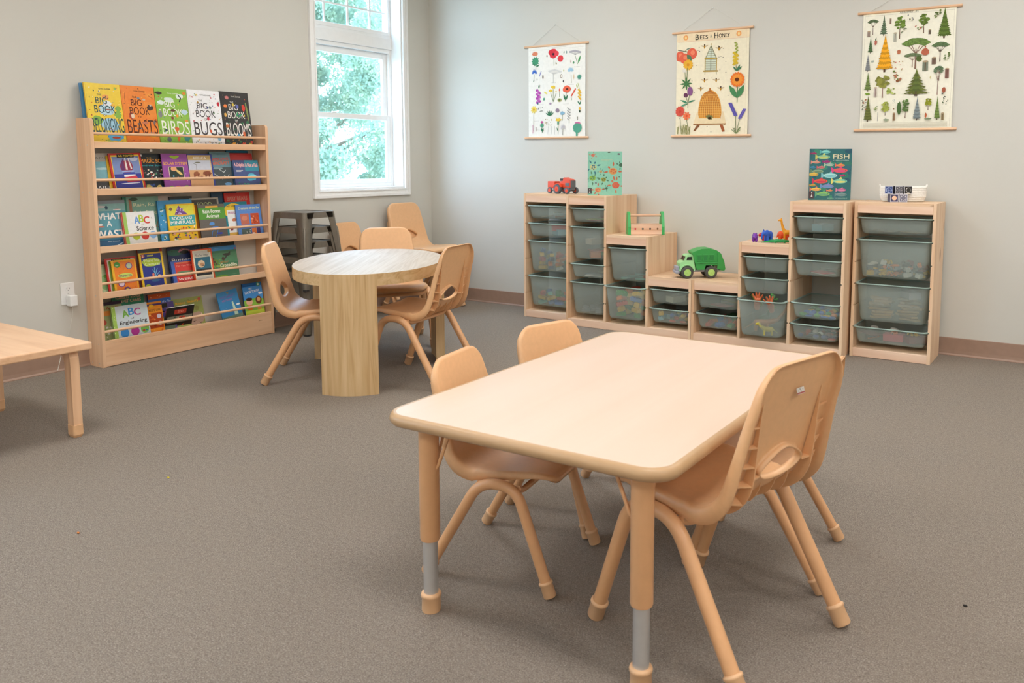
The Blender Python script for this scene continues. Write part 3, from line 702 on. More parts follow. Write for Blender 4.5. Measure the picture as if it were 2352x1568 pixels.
# ------------------------------------------------------------------ bookshelf
BY0,BY1=-2.870,-1.730; BZ=1.366
LIPS=[1.240,.985,.670,.417]; DOW=[1.283,1.032,.720,.465,.197]
def bookshelf():
    t=empty('wall_bookshelf',(0,(BY0+BY1)/2,0),0,'tall light wood display bookshelf with dowel rails against the left wall','bookshelf')
    T=Matrix.Translation((0,-(BY0+BY1)/2,0))
    def mb(): m=MB(); m.M=T; return m
    for a,b in ((BY0,BY0+.018),(BY1-.018,BY1)):
        m=mb(); pr=[(.004,0),(.142,0),(.142,BZ-.02)]+[(.142-.02+.02*math.cos(R(q)),BZ-.02+.02*math.sin(R(q))) for q in (15,30,45,60,75,90)]+[(.004,BZ)]
        m.prism(pr,a,b,axis='y'); p=m.build('side_panel',BIRCH['z'],t,bevel=.0015)
        m=mb(); yy=(a-.0004 if a==BY0 else b+.0004)
        for z in [1.22,.965,.65,.40,.13,.02]:
            for x in (.035,.105): m.prism([(x+.0028*math.cos(q),z+.0028*math.sin(q)) for q in [2*PI*k/8 for k in range(8)]],yy-.0006,yy+.0006,axis='y')
        m.build('screw_heads',M_chrome,p)
    y0,y1=BY0+.0181,BY1-.0181
    for z in LIPS:
        m=mb(); m.box(.004,.122,y0,y1,z-.034,z-.021); m.build('shelf_board',BIRCH['y'],t,bevel=.001)
        m=mb(); m.box(.1222,.140,y0,y1,z-.036,z); m.build('shelf_lip',BIRCH['y'],t,bevel=.0025)
    m=mb(); m.box(.004,.122,y0,y1,.112,.125); m.build('shelf_board',BIRCH['y'],t,bevel=.001)
    m=mb(); m.box(.1222,.1405,y0,y1,.003,.1275); m.build('base_panel',BIRCH['y'],t,bevel=.0015)
    m=mb(); m.box(.1222,.140,y0,y1,.1277,.147); m.build('base_lip',BIRCH['y'],t,bevel=.002)
    for z in DOW:
        m=mb(); m.cyl((.132,y0-.002,z),(.132,y1+.002,z),.0078,n=16); m.build('dowel_rail',BIRCH['y'],t)
    m=mb(); m.box(.112,.121,-2.525,-2.512,1.190,1.2035); m.build('wall_bracket',M_plate,t)
    m=MB(); a=Art(m,Matrix.Identity(4),.03,.008); a.t('JENVEY',.5,.5,1,'8a5532',.8,.02)
    o=m.build('burnt_maker_mark',M_pm,t); o.matrix_local=T@Matrix(((0,0,1,.1408),(1,0,0,-1.852),(0,1,0,.104),(0,0,0,1)))
bookshelf()
def run_art(a,ops):
    for o in ops:
        k=o[0]; g=o[1:]
        if k=='s': a.sc(*g)
        else: getattr(a,{'p':'poly','y':'tiny','L':'leaf'}.get(k,k))(*g)
def book(name,W,H,T,bg,ops,M,spine=None,label='',group=None,hard=True,cat='book',back=None):
    m=MB(); bt=.0022 if hard else .0008; a=Art(m,Matrix.Translation((-W/2,H,0)),W,H,0)
    m.box(-W/2,W/2,0,H,-bt,0,0,bg); m.box(-W/2,W/2,0,H,-T,-T+bt,0,back or bg); m.box(-W/2-.0003,-W/2+bt,0,H,-T+bt,-bt,0,spine or bg)
    if hard: a.r(.03,0,.038,1,tuple(x*.8 for x in C(bg)[:3])+(1,))
    run_art(a,ops); o=m.build(name,M_pg); o.matrix_world=M
    i=.003 if hard else .0002
    MB().box(-W/2+bt+.0002,W/2-i,i,H-i,-T+bt+.0001,-bt-.0001).build('page_block',M_pages,o)
    tag(o,label,cat,group); return o
K='1d1b1a'; Wh='f6f3ee'
def zimmer(bg,ink,word,w,extra,auth='YUVAL ZOMMER'):
    pal={'BEASTS':['5a3a2a','9a6a5a','c8502e','7a7a82','f2b040'],'BIRDS':['3a3430','e8e8e0','d8603a','4a8ab0','f0b040'],'BUGS':['c8384a','4a5a9a','5a8a5a','e0a84a','3a3a3a'],'BLOOMS':['d8583a','e8a84a','4a9a6a','7a7ac0','e8a8a0','3a7a52'],'BELONGING':['5aa04a','e07a3a','4a7ab0','b8483a','f4f0e0','3a5a4a']}[word]
    return extra[0]+[('s',46,.04,.04,.96,.99,.012,.035,pal,len(word)*7,.7)]+[('t',auth,.55,.085,.34,ink,.022,.01),('t','THE',.38,.185,.13,ink,.03,.0),('t','BIG',.42,.275,.32,ink,.105,.0),('t','BOOK',.5,.415,.6,ink,.125,.0),('t','OF',.48,.515,.1,ink,.035,.0),('t',word,.53,.675,w,ink,.235,.004)]+extra[1]
BK={
'belong':zimmer('f1cf3f','1f4a54','BELONGING',.9,([('s',14,.05,.05,.95,.95,.05,.16,['f6df6a','f4d24a','b9c84a','8db74e','f2b648'],3),('b',.55,.42,.24,.2,'bfe0ee'),('b',.6,.66,.3,.2,'a9d4ea'),('b',.72,.86,.26,.13,'5fb4e0'),('b',.25,.6,.15,.16,'8cb84a'),('b',.85,.5,.12,.12,'8cb84a'),('e',.55,.22,.1,.08,'f0a45a'),('b',.58,.32,.13,.1,'e4ecf4'),('e',.6,.42,.1,.02,'a4604a'),('s',26,.05,.1,.95,.9,.008,.02,['c8503a','4a6aa8','f2f2ee','5a4a3a','e08a4a'],5)],[('e',.72,.87,.12,.03,'b8503a'),('s',14,.2,.93,.9,.98,.008,.02,['4a7a4a','3a4a5a','c8a83a'],8)])),
'beasts':zimmer('ef8a35','5a2a16','BEASTS',.9,([('s',8,.1,.1,.9,.9,.1,.22,['f0923c','ee8430'],2,.3),('b',.82,.35,.11,.1,'4a342c'),('e',.84,.31,.03,.03,'c8b8a8'),('b',.24,.5,.09,.12,'b8432c'),('e',.27,.5,.05,.08,'e9d2b8'),('b',.5,.2,.05,.035,'7a8a94'),('b',.66,.22,.05,.03,'c8b8a0'),('l',[(.68,.13),(.82,.15),(.95,.2)],.012,'a4541e'),('l',[(.12,.12),(.09,.2),(.1,.28)],.012,'a4541e')],[('b',.62,.61,.1,.05,'c87a5a'),('b',.42,.63,.05,.03,'6a6a72'),('b',.8,.82,.12,.07,'f2b62e'),('b',.9,.6,.04,.07,'7a6a62'),('s',12,.1,.66,.9,.8,.015,.035,['8a8a92','c8503a','6a5a52'],4),('b',.6,.95,.12,.02,'4a342c'),('b',.85,.95,.08,.03,'9a7a6a')])),
'birds':zimmer('8fbf4d','f4f6ea','BIRDS',.86,([('s',8,.1,.1,.9,.9,.1,.22,['96c456','88b846'],6,.3),('b',.12,.09,.13,.05,'3c3430'),('b',.42,.2,.17,.09,'dfeee2'),('b',.76,.13,.13,.09,'e4f0ea'),('b',.16,.25,.12,.07,'e4f0ea'),('l',[(.72,.1),(.8,.16),(.74,.22)],.03,'2a2a2c'),('b',.86,.4,.13,.09,'c4dcea'),('b',.1,.45,.07,.12,'8a8a8a'),('b',.92,.07,.06,.05,'e8883a')],[('b',.5,.38,.09,.04,'6a4434'),('e',.62,.47,.04,.045,'f0a030'),('b',.46,.51,.045,.05,'8a4434'),('b',.56,.7,.08,.07,'d8683a'),('b',.85,.84,.12,.13,'3f8a8a'),('b',.28,.88,.08,.08,'6a7078'),('b',.22,.72,.05,.04,'4a5560'),('b',.9,.55,.06,.05,'e8983a'),('b',.58,.86,.05,.11,'e0703a'),('s',8,.1,.93,.9,.99,.015,.05,['d8583a','5aa84a'],4)])),
'bugs':zimmer('f4f4f6','4a4648','BUGS',.86,([('s',26,.05,.08,.95,.9,.008,.018,['c8384a','3a4a8a','e0b04a','5a8a5a','8a8a8a'],4),('b',.28,.09,.04,.03,'e8c86a'),('b',.93,.23,.05,.07,'c8283a'),('b',.15,.13,.03,.02,'b83a4a'),('b',.3,.22,.03,.04,'c89a4a')],[('b',.66,.3,.05,.05,'8a9a9a'),('b',.58,.31,.03,.03,'3a4a8a'),('e',.56,.5,.04,.05,'d84a5a'),('b',.84,.85,.06,.07,'7ab0d0'),('b',.72,.82,.04,.04,'d8b03a'),('b',.6,.72,.035,.045,'e05a3a'),('s',40,.03,.92,.97,.99,.01,.035,['5a5a5a','8a9a4a','a8a8a8','3a3a3a'],9,.6)])),
'blooms':zimmer('3b3a3a','f6f2ea','BLOOMS',.86,([('s',20,.05,.3,.98,.98,.03,.08,['2f6a48','3a7a52','35443c'],7),('e',.9,.35,.03,.3,'8a9a5a',.1)],[('b',.23,.11,.08,.06,'c87a78'),('b',.15,.26,.07,.06,'f08a4a'),('b',.42,.23,.04,.05,'e8c84a'),('b',.56,.26,.06,.07,'6a74c0'),('b',.78,.28,.07,.12,'d8483a'),('b',.12,.42,.05,.07,'e8b05a'),('b',.15,.62,.07,.06,'c8784a'),('b',.78,.42,.03,.04,'e8c84a'),('b',.5,.79,.04,.07,'4a9ac8'),('b',.7,.76,.05,.1,'d8683a'),('b',.93,.9,.05,.06,'d8483a'),('f',.3,.96,.1,'f0a83a'),('f',.65,.96,.1,'e0583a'),('f',.88,.96,.08,'e8d04a'),('L',.5,.45,.2,1.2,'3f9a6a'),('L',.55,.45,.2,.6,'3f9a6a')])),
'wh':[('r',0,.22,1,.72,'7fb6c2'),('r',0,0,1,.22,'b8b4ac'),('t','FAMOU',.55,.13,.8,'8a867e',.07),('b',.8,.3,.18,.1,'8a9a9c'),('b',.5,.4,.3,.05,'b8d8dc'),('r',0,.72,1,1,'4a4a4c'),('t','WHALES',.75,.9,1.2,'e8e8e6',.11)],
'yel':[],
'air':[('r',.06,.05,.94,1,'f0d23a'),('r',.08,.09,.92,1,'7c8fc2'),('r',.08,.55,.92,1,'3a3f96'),('b',.75,.16,.16,.07,'c2c8e0'),('r',.25,.03,.78,.12,K),('t','AIR POWER',.52,.075,.48,'f0d23a',.05,.02),('e',.5,.36,.2,.2,'9a2f4a'),('p',[(.32,.3),(.42,.14),(.44,.44),(.34,.46)],'6a2f6a'),('p',[(.47,.12),(.5,.12),(.53,.44),(.47,.44)],'e8dcd8'),('p',[(.57,.13),(.6,.14),(.67,.42),(.62,.43)],'e8dcd8'),('r',.34,.46,.7,.5,'9ab0e0'),('r',.36,.51,.72,.56,'3a4aa8'),('r',.38,.57,.74,.63,'f0eeee'),('p',[(.4,.64),(.75,.6),(.85,.76),(.45,.76)],'d83a4a'),('e',.55,.8,.3,.015,'e8ecf4')],
'magic':[('t','THE',.45,.12,.18,'f0b83a',.03,.02),('r',.06,.03,.2,.08,'e8e8e8'),('t','MAGIC SCHOOL',.75,.2,1.25,'f2a53a',.10,.02),('t','and the Science Fair',.75,.32,1.2,'3ab8c0',.045,.01),('s',60,.1,.42,.98,.74,.02,.05,['e8c8b0','c83a3a','f0f0ec','3a8a5a','8a6a5a','2a2a2a'],3),('s',10,.3,.82,.98,.95,.05,.12,['c8b060','8a7a4a','2a4a8a'],5)],
'solar':[('t','SOLAR SYSTEM',.5,.27,.92,'f2b43a',.075,.02),('p',[(.3,.07),(.4,.05),(.5,.07),(.6,.05),(.7,.07),(.6,.13),(.5,.15),(.4,.13)],'a8c83a'),('y',.2,.18,.8,'d8b0d8',1),('r',.22,.36,.8,.74,'e8d8b8'),('r',.24,.375,.78,.725,'2a3a34'),('e',.42,.42,.12,.08,'e8a87a'),('e',.62,.52,.15,.05,'e8c87a',-.7),('e',.38,.62,.03,.03,'7ac0e0'),('e',.55,.67,.04,.04,'e08a6a'),('b',.25,.92,.1,.06,'7ab84a'),('b',.5,.93,.14,.07,'e0603a'),('b',.85,.92,.1,.06,'8ab83a'),('s',10,.82,.4,.97,.8,.01,.02,['d8b0e0'],4)],
'africa':[('r',0,.03,.93,1,'d8b878'),('r',0,.17,.9,.45,'c8ccd8'),('r',0,.45,.9,1,'d8a87a'),('t','AFRICA',.48,.11,.55,Wh,.07,.02),('l',[(.3,.45),(.32,.3),(.2,.26)],.015,'6a6a62'),('b',.38,.24,.14,.03,'7a7a6a'),('b',.28,.56,.13,.1,'9a5a3a'),('r',.16,.56,.22,.72,'8a4a30'),('r',.32,.56,.38,.72,'8a4a30'),('b',.72,.55,.2,.1,'8a4a30'),('r',.62,.56,.68,.72,'7a4028'),('r',.76,.56,.82,.72,'7a4028'),('b',.47,.66,.07,.06,'8a4a30'),('r',0,.9,.9,.93,'c08a7a'),('e',.4,.95,.2,.03,'4a9a4a')],
'aircraft':[('r',0,0,1,.42,'6f96a2'),('b',.5,.06,.4,.03,'4a7a8a'),('t','AMAZING',.5,.2,.8,'e0503a',.08,.02,.06),('t','AIRCRAFT',.5,.31,.9,'ec6a3a',.09,.02,.05),('b',.3,.45,.3,.05,'8aa0a4'),('l',[(.0,.55),(.5,.75)],.03,'c8d0d4'),('l',[(.4,.48),(.6,.56),(.7,.5)],.025,'d8dcdc'),('l',[(.6,.64),(.75,.72),(.85,.62)],.025,'d8dcdc'),('b',.75,.88,.2,.08,'6a9ac8')],
'redb':[('r',0,0,1,.24,'c23338'),('r',0,.24,1,.4,'6a9ac0'),('b',.75,.2,.15,.04,'a83038'),('y',.1,.07,.35,'e8c0b8',1)],
'blueb':[('r',0,0,1,.05,'1f8ab8')],
'dolphin':[('r',.45,0,1,.4,'3a90a8'),('t','A Dolphin is Not a Fish',.5,.19,.92,'f2b8b8',.17,.03,-.03),('y',.1,.36,.36,Wh,2,.04),('b',.65,.62,.22,.14,'5ac0dc'),('e',.72,.6,.15,.07,'8ad8e8'),('s',24,.1,.82,.95,.98,.02,.05,['3aa888','2a8a78','58c0a0'],4,.6)],
'waste':[('r',0,0,1,.07,'8a949c'),('r',0,.07,1,.22,'8db9b6'),('r',0,.22,1,.62,'5f9fae'),('r',0,.62,1,.82,'3a7f9c'),('r',0,.82,1,1,'2f6088'),('b',.2,.13,.25,.05,'c8c8c8'),('b',.45,.15,.05,.06,'34566a'),('e',.75,.2,.11,.02,'c84a54'),('r',.64,.192,.86,.205,Wh),('t','WHAT',.45,.33,.78,Wh,.13,.03),('t','A',.48,.485,.14,Wh,.11,.03),('b',.2,.5,.11,.04,Wh),('b',.23,.54,.12,.025,'d8745a'),('t','WASTE',.55,.70,1.0,Wh,.16,.03),('t','Jess French',.55,.855,.35,'dce8ec',.025),('e',.3,.95,.2,.012,Wh),('e',.7,.93,.15,.015,'c8e0ec',.4)],
'abcsci':[('r',.0,0,.035,1,'c23c2e'),('r',.035,0,.14,1,'a4cc68'),('t','A',.44,.24,.16,'6f9fdc',.2,.03),('t','B',.58,.2,.14,'b9cc2f',.2,.03),('t','C',.74,.25,.17,'d8453c',.2,.03),('t',"s",.9,.2,.03,'a8a8a8',.05),('t','of',.6,.37,.08,'c8b8a8',.04),('t','Science',.66,.48,.52,'2f2c2b',.13,.02),('e',.36,.7,.11,.11,'b9c832'),('e',.63,.7,.12,.12,'d8453c'),('e',.88,.69,.11,.11,'86b4e4'),('y',.3,.87,.4,'6a6a6a',1),('y',.58,.87,.7,'6a6a6a',1),('t','Chris Ferrie',.62,.95,.3,'9a9a9a',.03)],
'rain':[('r',0,0,1,1,'7fae9c'),('r',0,0,.1,1,'2f8a72'),('r',.16,.04,.24,1,'a4745a'),('b',.3,.05,.14,.05,'3a5a48'),('t','Rain, Rain,',.66,.17,.75,'e8e4b8',.08),('t','Rain Forest',.66,.33,.75,'e8e4b8',.08),('l',[(.98,.45),(.8,.7)],.02,'c8744a'),('s',30,.6,.6,1,.98,.02,.06,['6a8a4a','9a5a6a','4a7a6a'],6)],
'lite':[], 'dark':[('r',0,.06,1,.16,'2a5a78')],
'blueR':[('s',20,.03,.15,.2,.98,.02,.04,['2a7a5a','7ac8e0','d8e8ec'],3)],
'rocks':[('r',.05,.04,.95,.3,'e4dc4a'),('r',.05,.3,.97,.56,'3aa9ac'),('p',[(.25,.28),(.42,.04),(.72,.28)],'7a4a9a'),('s',20,.33,.12,.6,.27,.02,.035,['a884c8','5a2f7a','e8d8f0'],3),('b',.14,.13,.07,.06,'8a6a5a'),('b',.55,.3,.28,.03,'e8b04a'),('t','ROCKS AND',.5,.37,.72,Wh,.085,.02),('t','MINERALS',.5,.48,.84,Wh,.085,.02),('s',50,.08,.6,.93,.97,.03,.06,['7a4a9a','f0ece8','c83a3a','3a8a5a','e8b04a','2a2a2a','e8a8b0'],5)],
'food':[('r',.06,.04,.94,1,'4a4642'),('t','FOOD',.5,.16,.5,'b8c88a',.11)],
'org':[],
'rfa':[('r',0,0,1,.1,'6a665e'),('r',.28,.05,.75,.13,'f0b04a'),('r',.0,.1,1,.42,'5a9c3c'),('t','Rain Forest',.5,.2,.66,Wh,.1,.02),('t','Animals',.52,.33,.48,Wh,.1,.02),('r',0,.42,1,1,'6a645f'),('b',.45,.55,.12,.07,'5a9ae0'),('b',.56,.68,.16,.08,'4a86d8'),('l',[(.36,.98),(.42,.78),(.52,.7)],.03,'4a80c8'),('l',[(.5,.98),(.6,.84),(.66,.7)],.03,'4a80c8'),('b',.7,.83,.14,.04,'3a4ab0')],
'navy':[('s',12,.1,.05,.9,.9,.03,.08,['1f4a78','2a7a9a','3a3a58'],3)],
'bears':[('t','BABY BEARS',.5,.13,.8,'c87a68',.09,.03),('y',.3,.26,.72,'8a2420',1),('r',.55,.33,.95,.45,'e8c06a'),('t','BUSY',.75,.39,.36,'7a3a2a',.07,.03)],
'museum':[('b',.42,.24,.5,.28,'f2cc3a',.1),('t','MY WITH ME',.42,.12,.6,'8a5a2a',.05,.02),('r',.1,.22,.6,.93,'f0efec'),('t','MUSEUM',.35,.3,.4,'b04a8a',.06,.02),('b',.38,.5,.12,.07,'c87a5a'),('b',.22,.74,.08,.09,'8a3040'),('r',.1,.85,.62,.93,'e0b04a')],
'creat':[('t','Creatures of the Sea',.52,.11,.84,'f2ec8a',.075,.015,0,.2),('y',.32,.2,.6,'8fb0dc',1),('r',.14,.28,.48,.62,'c4705c'),('b',.3,.42,.13,.1,'d88a70'),('r',.55,.28,.89,.62,'c4502e'),('s',16,.58,.32,.86,.6,.03,.05,['e07a4a','a83820','f0a080'],5),('r',.12,.74,.5,1,'5a6a62'),('s',14,.16,.78,.48,.98,.01,.03,['f0f0ec','3a3a3a'],2,.6),('r',.53,.74,.72,1,'e07a3a'),('e',.6,.92,.05,.05,Wh),('r',.74,.74,.88,1,'4a3a6a')],
'lgreen':[('b',.4,.6,.4,.3,'9acc8a'),('s',20,.1,.4,.9,.95,.03,.08,['e8f0d8','7ab85a','e8a08a','3a5a34'],3)],
'george':[('r',.06,.05,.94,1,'d8c8c0'),('r',.1,.08,.3,1,'8aa84a'),('r',.2,.03,.82,.12,K),('t','GEORGE TAKES',.52,.075,.56,'c8b83a',.05,.01),('b',.75,.9,.12,.05,'3a5ac8'),('r',.8,.86,.9,.93,Wh)],
'insects':[('r',.08,.04,.94,1,'f0872c'),('s',60,.15,.12,.9,.95,.006,.02,['a8401e','f2b44a','c85a24'],3),('e',.22,.14,.12,.12,'4a9a3c'),('y',.15,.15,.3,Wh,2,.02),('e',.7,.2,.14,.14,'7a3a8a'),('e',.7,.2,.11,.11,'b8c8a8'),('b',.5,.485,.32,.1,'c8dc6a',.1),('t','Insects',.5,.48,.5,'5a2a7a',.085,.02),('e',.3,.72,.14,.14,'7a3a8a'),('e',.3,.72,.11,.11,'ecdcec'),('y',.5,.66,.85,'e86a9a',4,.02),('e',.5,.93,.14,.13,'6a3a7a'),('e',.5,.92,.06,.06,'e8d84a')],
'weird':[('r',.08,.04,.92,1,'2c3a8c'),('e',.16,.09,.08,.08,'c85a3a'),('t','2',.16,.09,.06,Wh,.06,.02),('r',.34,.07,.6,.11,'c8c86a'),('b',.5,.27,.42,.19,'b4cc3a',.12),('t','Weird Sea',.48,.22,.66,'e4f0b8',.08,.02),('t','Creatures',.52,.32,.64,'e4f0b8',.08,.02),('l',[(.58,.8),(.6,.6),(.5,.48)],.025,'7ac8e0'),('l',[(.6,.6),(.7,.45)],.025,'7ac8e0'),('l',[(.6,.66),(.78,.55)],.02,'8ad0e8'),('l',[(.58,.6),(.58,.42)],.02,'8ad0e8'),('e',.5,.62,.05,.07,'e0806a'),('e',.75,.66,.06,.05,'e8b87a'),('b',.58,.78,.22,.06,'3a6a9a'),('e',.22,.93,.12,.1,'b8cc4a'),('b',.55,.93,.15,.05,'4a5ab8')],
'greyr':[('r',0,0,.9,1,'7a868a')],'purp':[('r',.05,.03,.9,1,'9a78b8'),('t','Sea',.6,.2,.3,'d8503a',.1)],
'butter':[('b',.2,.15,.3,.1,'2f6a5a'),('b',.5,.12,.2,.08,'b8788a'),('b',.5,.15,.15,.06,K),('t','Butterflies',.55,.35,.9,'e8e4e0',.1,.02),('b',.55,.6,.2,.1,'a83040'),('s',10,.1,.05,.95,.12,.01,.03,['8a6a3a','3a5a4a'],3)],
'dino':[('r',.14,.06,1,1,'d8403c'),('y',.2,.08,.9,'e8b06a',2,.03),('t','Do You Want',.55,.22,.7,'f0b0a0',.07,.01),('r',.2,.45,1,.66,'8a7a5a'),('b',.5,.5,.25,.06,'6a8a6a'),('t','WERE',.5,.78,.6,Wh,.08,.02),('t','DINOSAUR',.6,.9,.8,'8a1a18',.09,.02)],
'otter':[('r',.07,.04,.93,1,'ece4c8'),('r',.13,.06,.87,.24,'d4d0c4'),('t','The Sea Otter',.5,.19,.62,'2f2c2b',.065,.005),('e',.86,.08,.07,.07,'d08a3a'),('r',.13,.25,.87,.8,'2f6a80'),('r',.13,.6,.87,.8,'2a3034'),('b',.42,.45,.18,.17,'e0c4a0',.12),('e',.45,.47,.09,.08,'c08a62'),('e',.5,.5,.035,.03,'3a2a24'),('s',10,.3,.62,.7,.75,.01,.02,['5a5a5a','8a8a8a'],3),('r',.13,.83,.87,.98,'dcd8cc'),('y',.3,.88,.7,'5a5a58',1)],
'darkc':[('s',18,.05,.02,.95,.3,.01,.03,['4a5a4a','d8d4c0','6a5a3a'],3)],
'croc':[('r',0,0,1,.13,'3a8ac8'),('r',0,.13,1,1,'4a7f5e'),('r',0,.2,1,.5,'5a8f6a'),('y',.2,.06,.35,'c8dcec',1),('s',34,.02,.35,.5,.75,.04,.09,['6a8a3a','8aa84a','5a4438'],4,.6),('b',.62,.27,.16,.05,'4a4a44'),('l',[(.5,.4),(.75,.2)],.05,'4a4a44'),('t',"WHY DON'T",.5,.49,.32,'d8704a',.05,.01),('t','Crocodiles',.64,.585,.62,'f0ecd0',.1,.03),('t','MAKE GOOD PETS?',.72,.67,.48,'e0a84a',.05,.01),('b',.25,.72,.14,.06,'7a4a44'),('y',.72,.88,.95,'c8dcc8',1),('b',.35,.93,.25,.06,'7a9a3a'),('b',.95,.1,.04,.03,'c83a5a')],
'maz':[('r',0,0,1,.08,'2a2038'),('r',0,.1,1,1,'98a06a'),('t','AMAZE',.4,.16,.9,'a84030',.07,.01),('r',0,.22,1,.34,'d8863a'),('b',.2,.5,.15,.15,'b84a3a'),('s',30,.1,.55,.95,.98,.03,.07,['c8c8c0','6a6a5a','8a9a5a'],4,.6)],
'fun':[('t','funfacts about',.5,.06,.8,'e8b8a8',.06,.01),('t','HERMIT CRABS',.5,.15,.8,'e8a898',.07,.01)],
'abceng':[('r',0,0,.1,1,'a8cc62'),('s',14,.01,.03,.09,.97,.012,.02,['d8ecb0'],3),('t','A',.36,.25,.18,'7cb84a',.2,.03,.1),('t','B',.53,.2,.15,'3f8fd0',.2,.03),('t','C',.7,.23,.17,'b4468e',.2,.03),('t','of',.54,.4,.1,'2f2c2b',.05,.01),('t','Engineering',.56,.52,.76,'2b2928',.14,.02),('e',.28,.8,.12,.12,'3f8fd8'),('e',.57,.79,.12,.12,'b43a96'),('e',.85,.76,.12,.12,'84c45a'),('r',.78,.79,.85,.83,'b83a34'),('r',.87,.79,.93,.83,'3a7a9a'),('y',.22,.93,.38,'5a5a5a',1),('t','Chris Ferrie and Sarah Kaiser',.62,.96,.6,'5a5a5a',.025)],
'bee':[('r',0,.06,1,.12,'4a2f6a'),('e',.3,.12,.16,.1,'f0b82a'),('t',"BEE'S LIFE",.5,.26,.8,'3a2416',.07,.01),('r',.05,.35,.95,.82,'a8421e'),('s',12,.1,.38,.6,.78,.06,.1,['c85a2a','e8a04a','8a2a14'],4,.1),('e',.72,.46,.15,.14,'d0c4d0'),('e',.74,.68,.15,.14,'c0a8a0'),('s',6,.1,.85,.9,.97,.04,.08,['d86a2a','e8b84a'],2)],
'hist':[('r',0,0,1,.13,'d8602c'),('s',5,.1,.05,.95,.09,.02,.03,['f0b08a'],3),('r',0,.13,1,1,'2f62b0'),('t','Mystery of a Clan',.6,.24,.8,'dce6f4',.09,.01)],
'bell':[('r',.0,.04,.6,.18,K),('s',6,.05,.1,.6,.35,.04,.08,['e8e8e8','c8c8c8',K],3),('t','Dirty Bertie',.4,.35,1.0,'d84a7a',.07,.01),('r',.0,.5,.9,1,'5a6a5a')],
'who':[('s',12,.1,.05,.9,.9,.05,.12,['a8ac62','b8b878','8a8a4a'],3),('t','Rhino Beauty',.5,.16,.75,'f0b02c',.11,.02,.05),('e',.9,.1,.05,.05,'c85a4a'),('b',.75,.75,.3,.22,'b89a88'),('s',22,.6,.6,.98,.98,.01,.03,['5a4038','e8d8c8'],5)],
'black':[('r',.28,.12,.72,.32,'b83a2a'),('t','ZOO',.5,.22,.2,'e8a08a',.1,.02),('r',.05,.4,.97,.68,'8a8a7a'),('b',.6,.5,.14,.08,'d8442c'),('s',14,.1,.42,.95,.66,.03,.05,['c8c0a8','5a4a3a','3a5a4a'],3),('s',3,.3,.8,.7,.95,.03,.05,['c84a24'],2)],
'liberty':[('p',[(.45,.04),(.6,.04),(.55,.12),(.5,.12)],'8a8a78'),('t','MISS LIBERTY',.5,.2,.75,'7a5aa8',.09,.01),('t','WENT TO PARIS',.42,.32,.5,'c85a9a',.06,.01),('p',[(.62,.42),(.68,.4),(.82,.95),(.62,.95)],'c8e0c8'),('b',.9,.55,.1,.05,Wh),('y',.1,.6,.3,'dce8f4',1),('r',0,.88,1,1,'6a8a7a')],
'tooth':[('r',0,0,1,.1,'1f5a9a'),('y',.1,.04,.6,'7ab0dc',1),('e',.82,.06,.1,.1,'2f8a6a'),('t','2',.82,.06,.07,Wh,.06,.02),('t','MY',.4,.17,.16,Wh,.06,.02),('t','LOOSE TOOTH',.46,.26,.72,Wh,.07,.02,.08),('b',.88,.33,.12,.06,'e8f0f8'),('r',0,.5,1,1,'8cc048'),('b',.5,.5,.5,.06,'7ab440'),('e',.27,.56,.17,.15,'e8b89a'),('b',.27,.48,.18,.09,'3a2a22'),('r',.15,.66,.4,.8,'e07a2a'),('e',.75,.53,.16,.18,'6a3a22'),('e',.75,.51,.09,.09,'d8a06a'),('r',.65,.7,.85,.85,'e8a04a'),('r',0,.82,1,1,'c8d84a')],
}
ROWZ={1:1.2195,2:.9645,3:.6495,4:.3965,5:.1255}
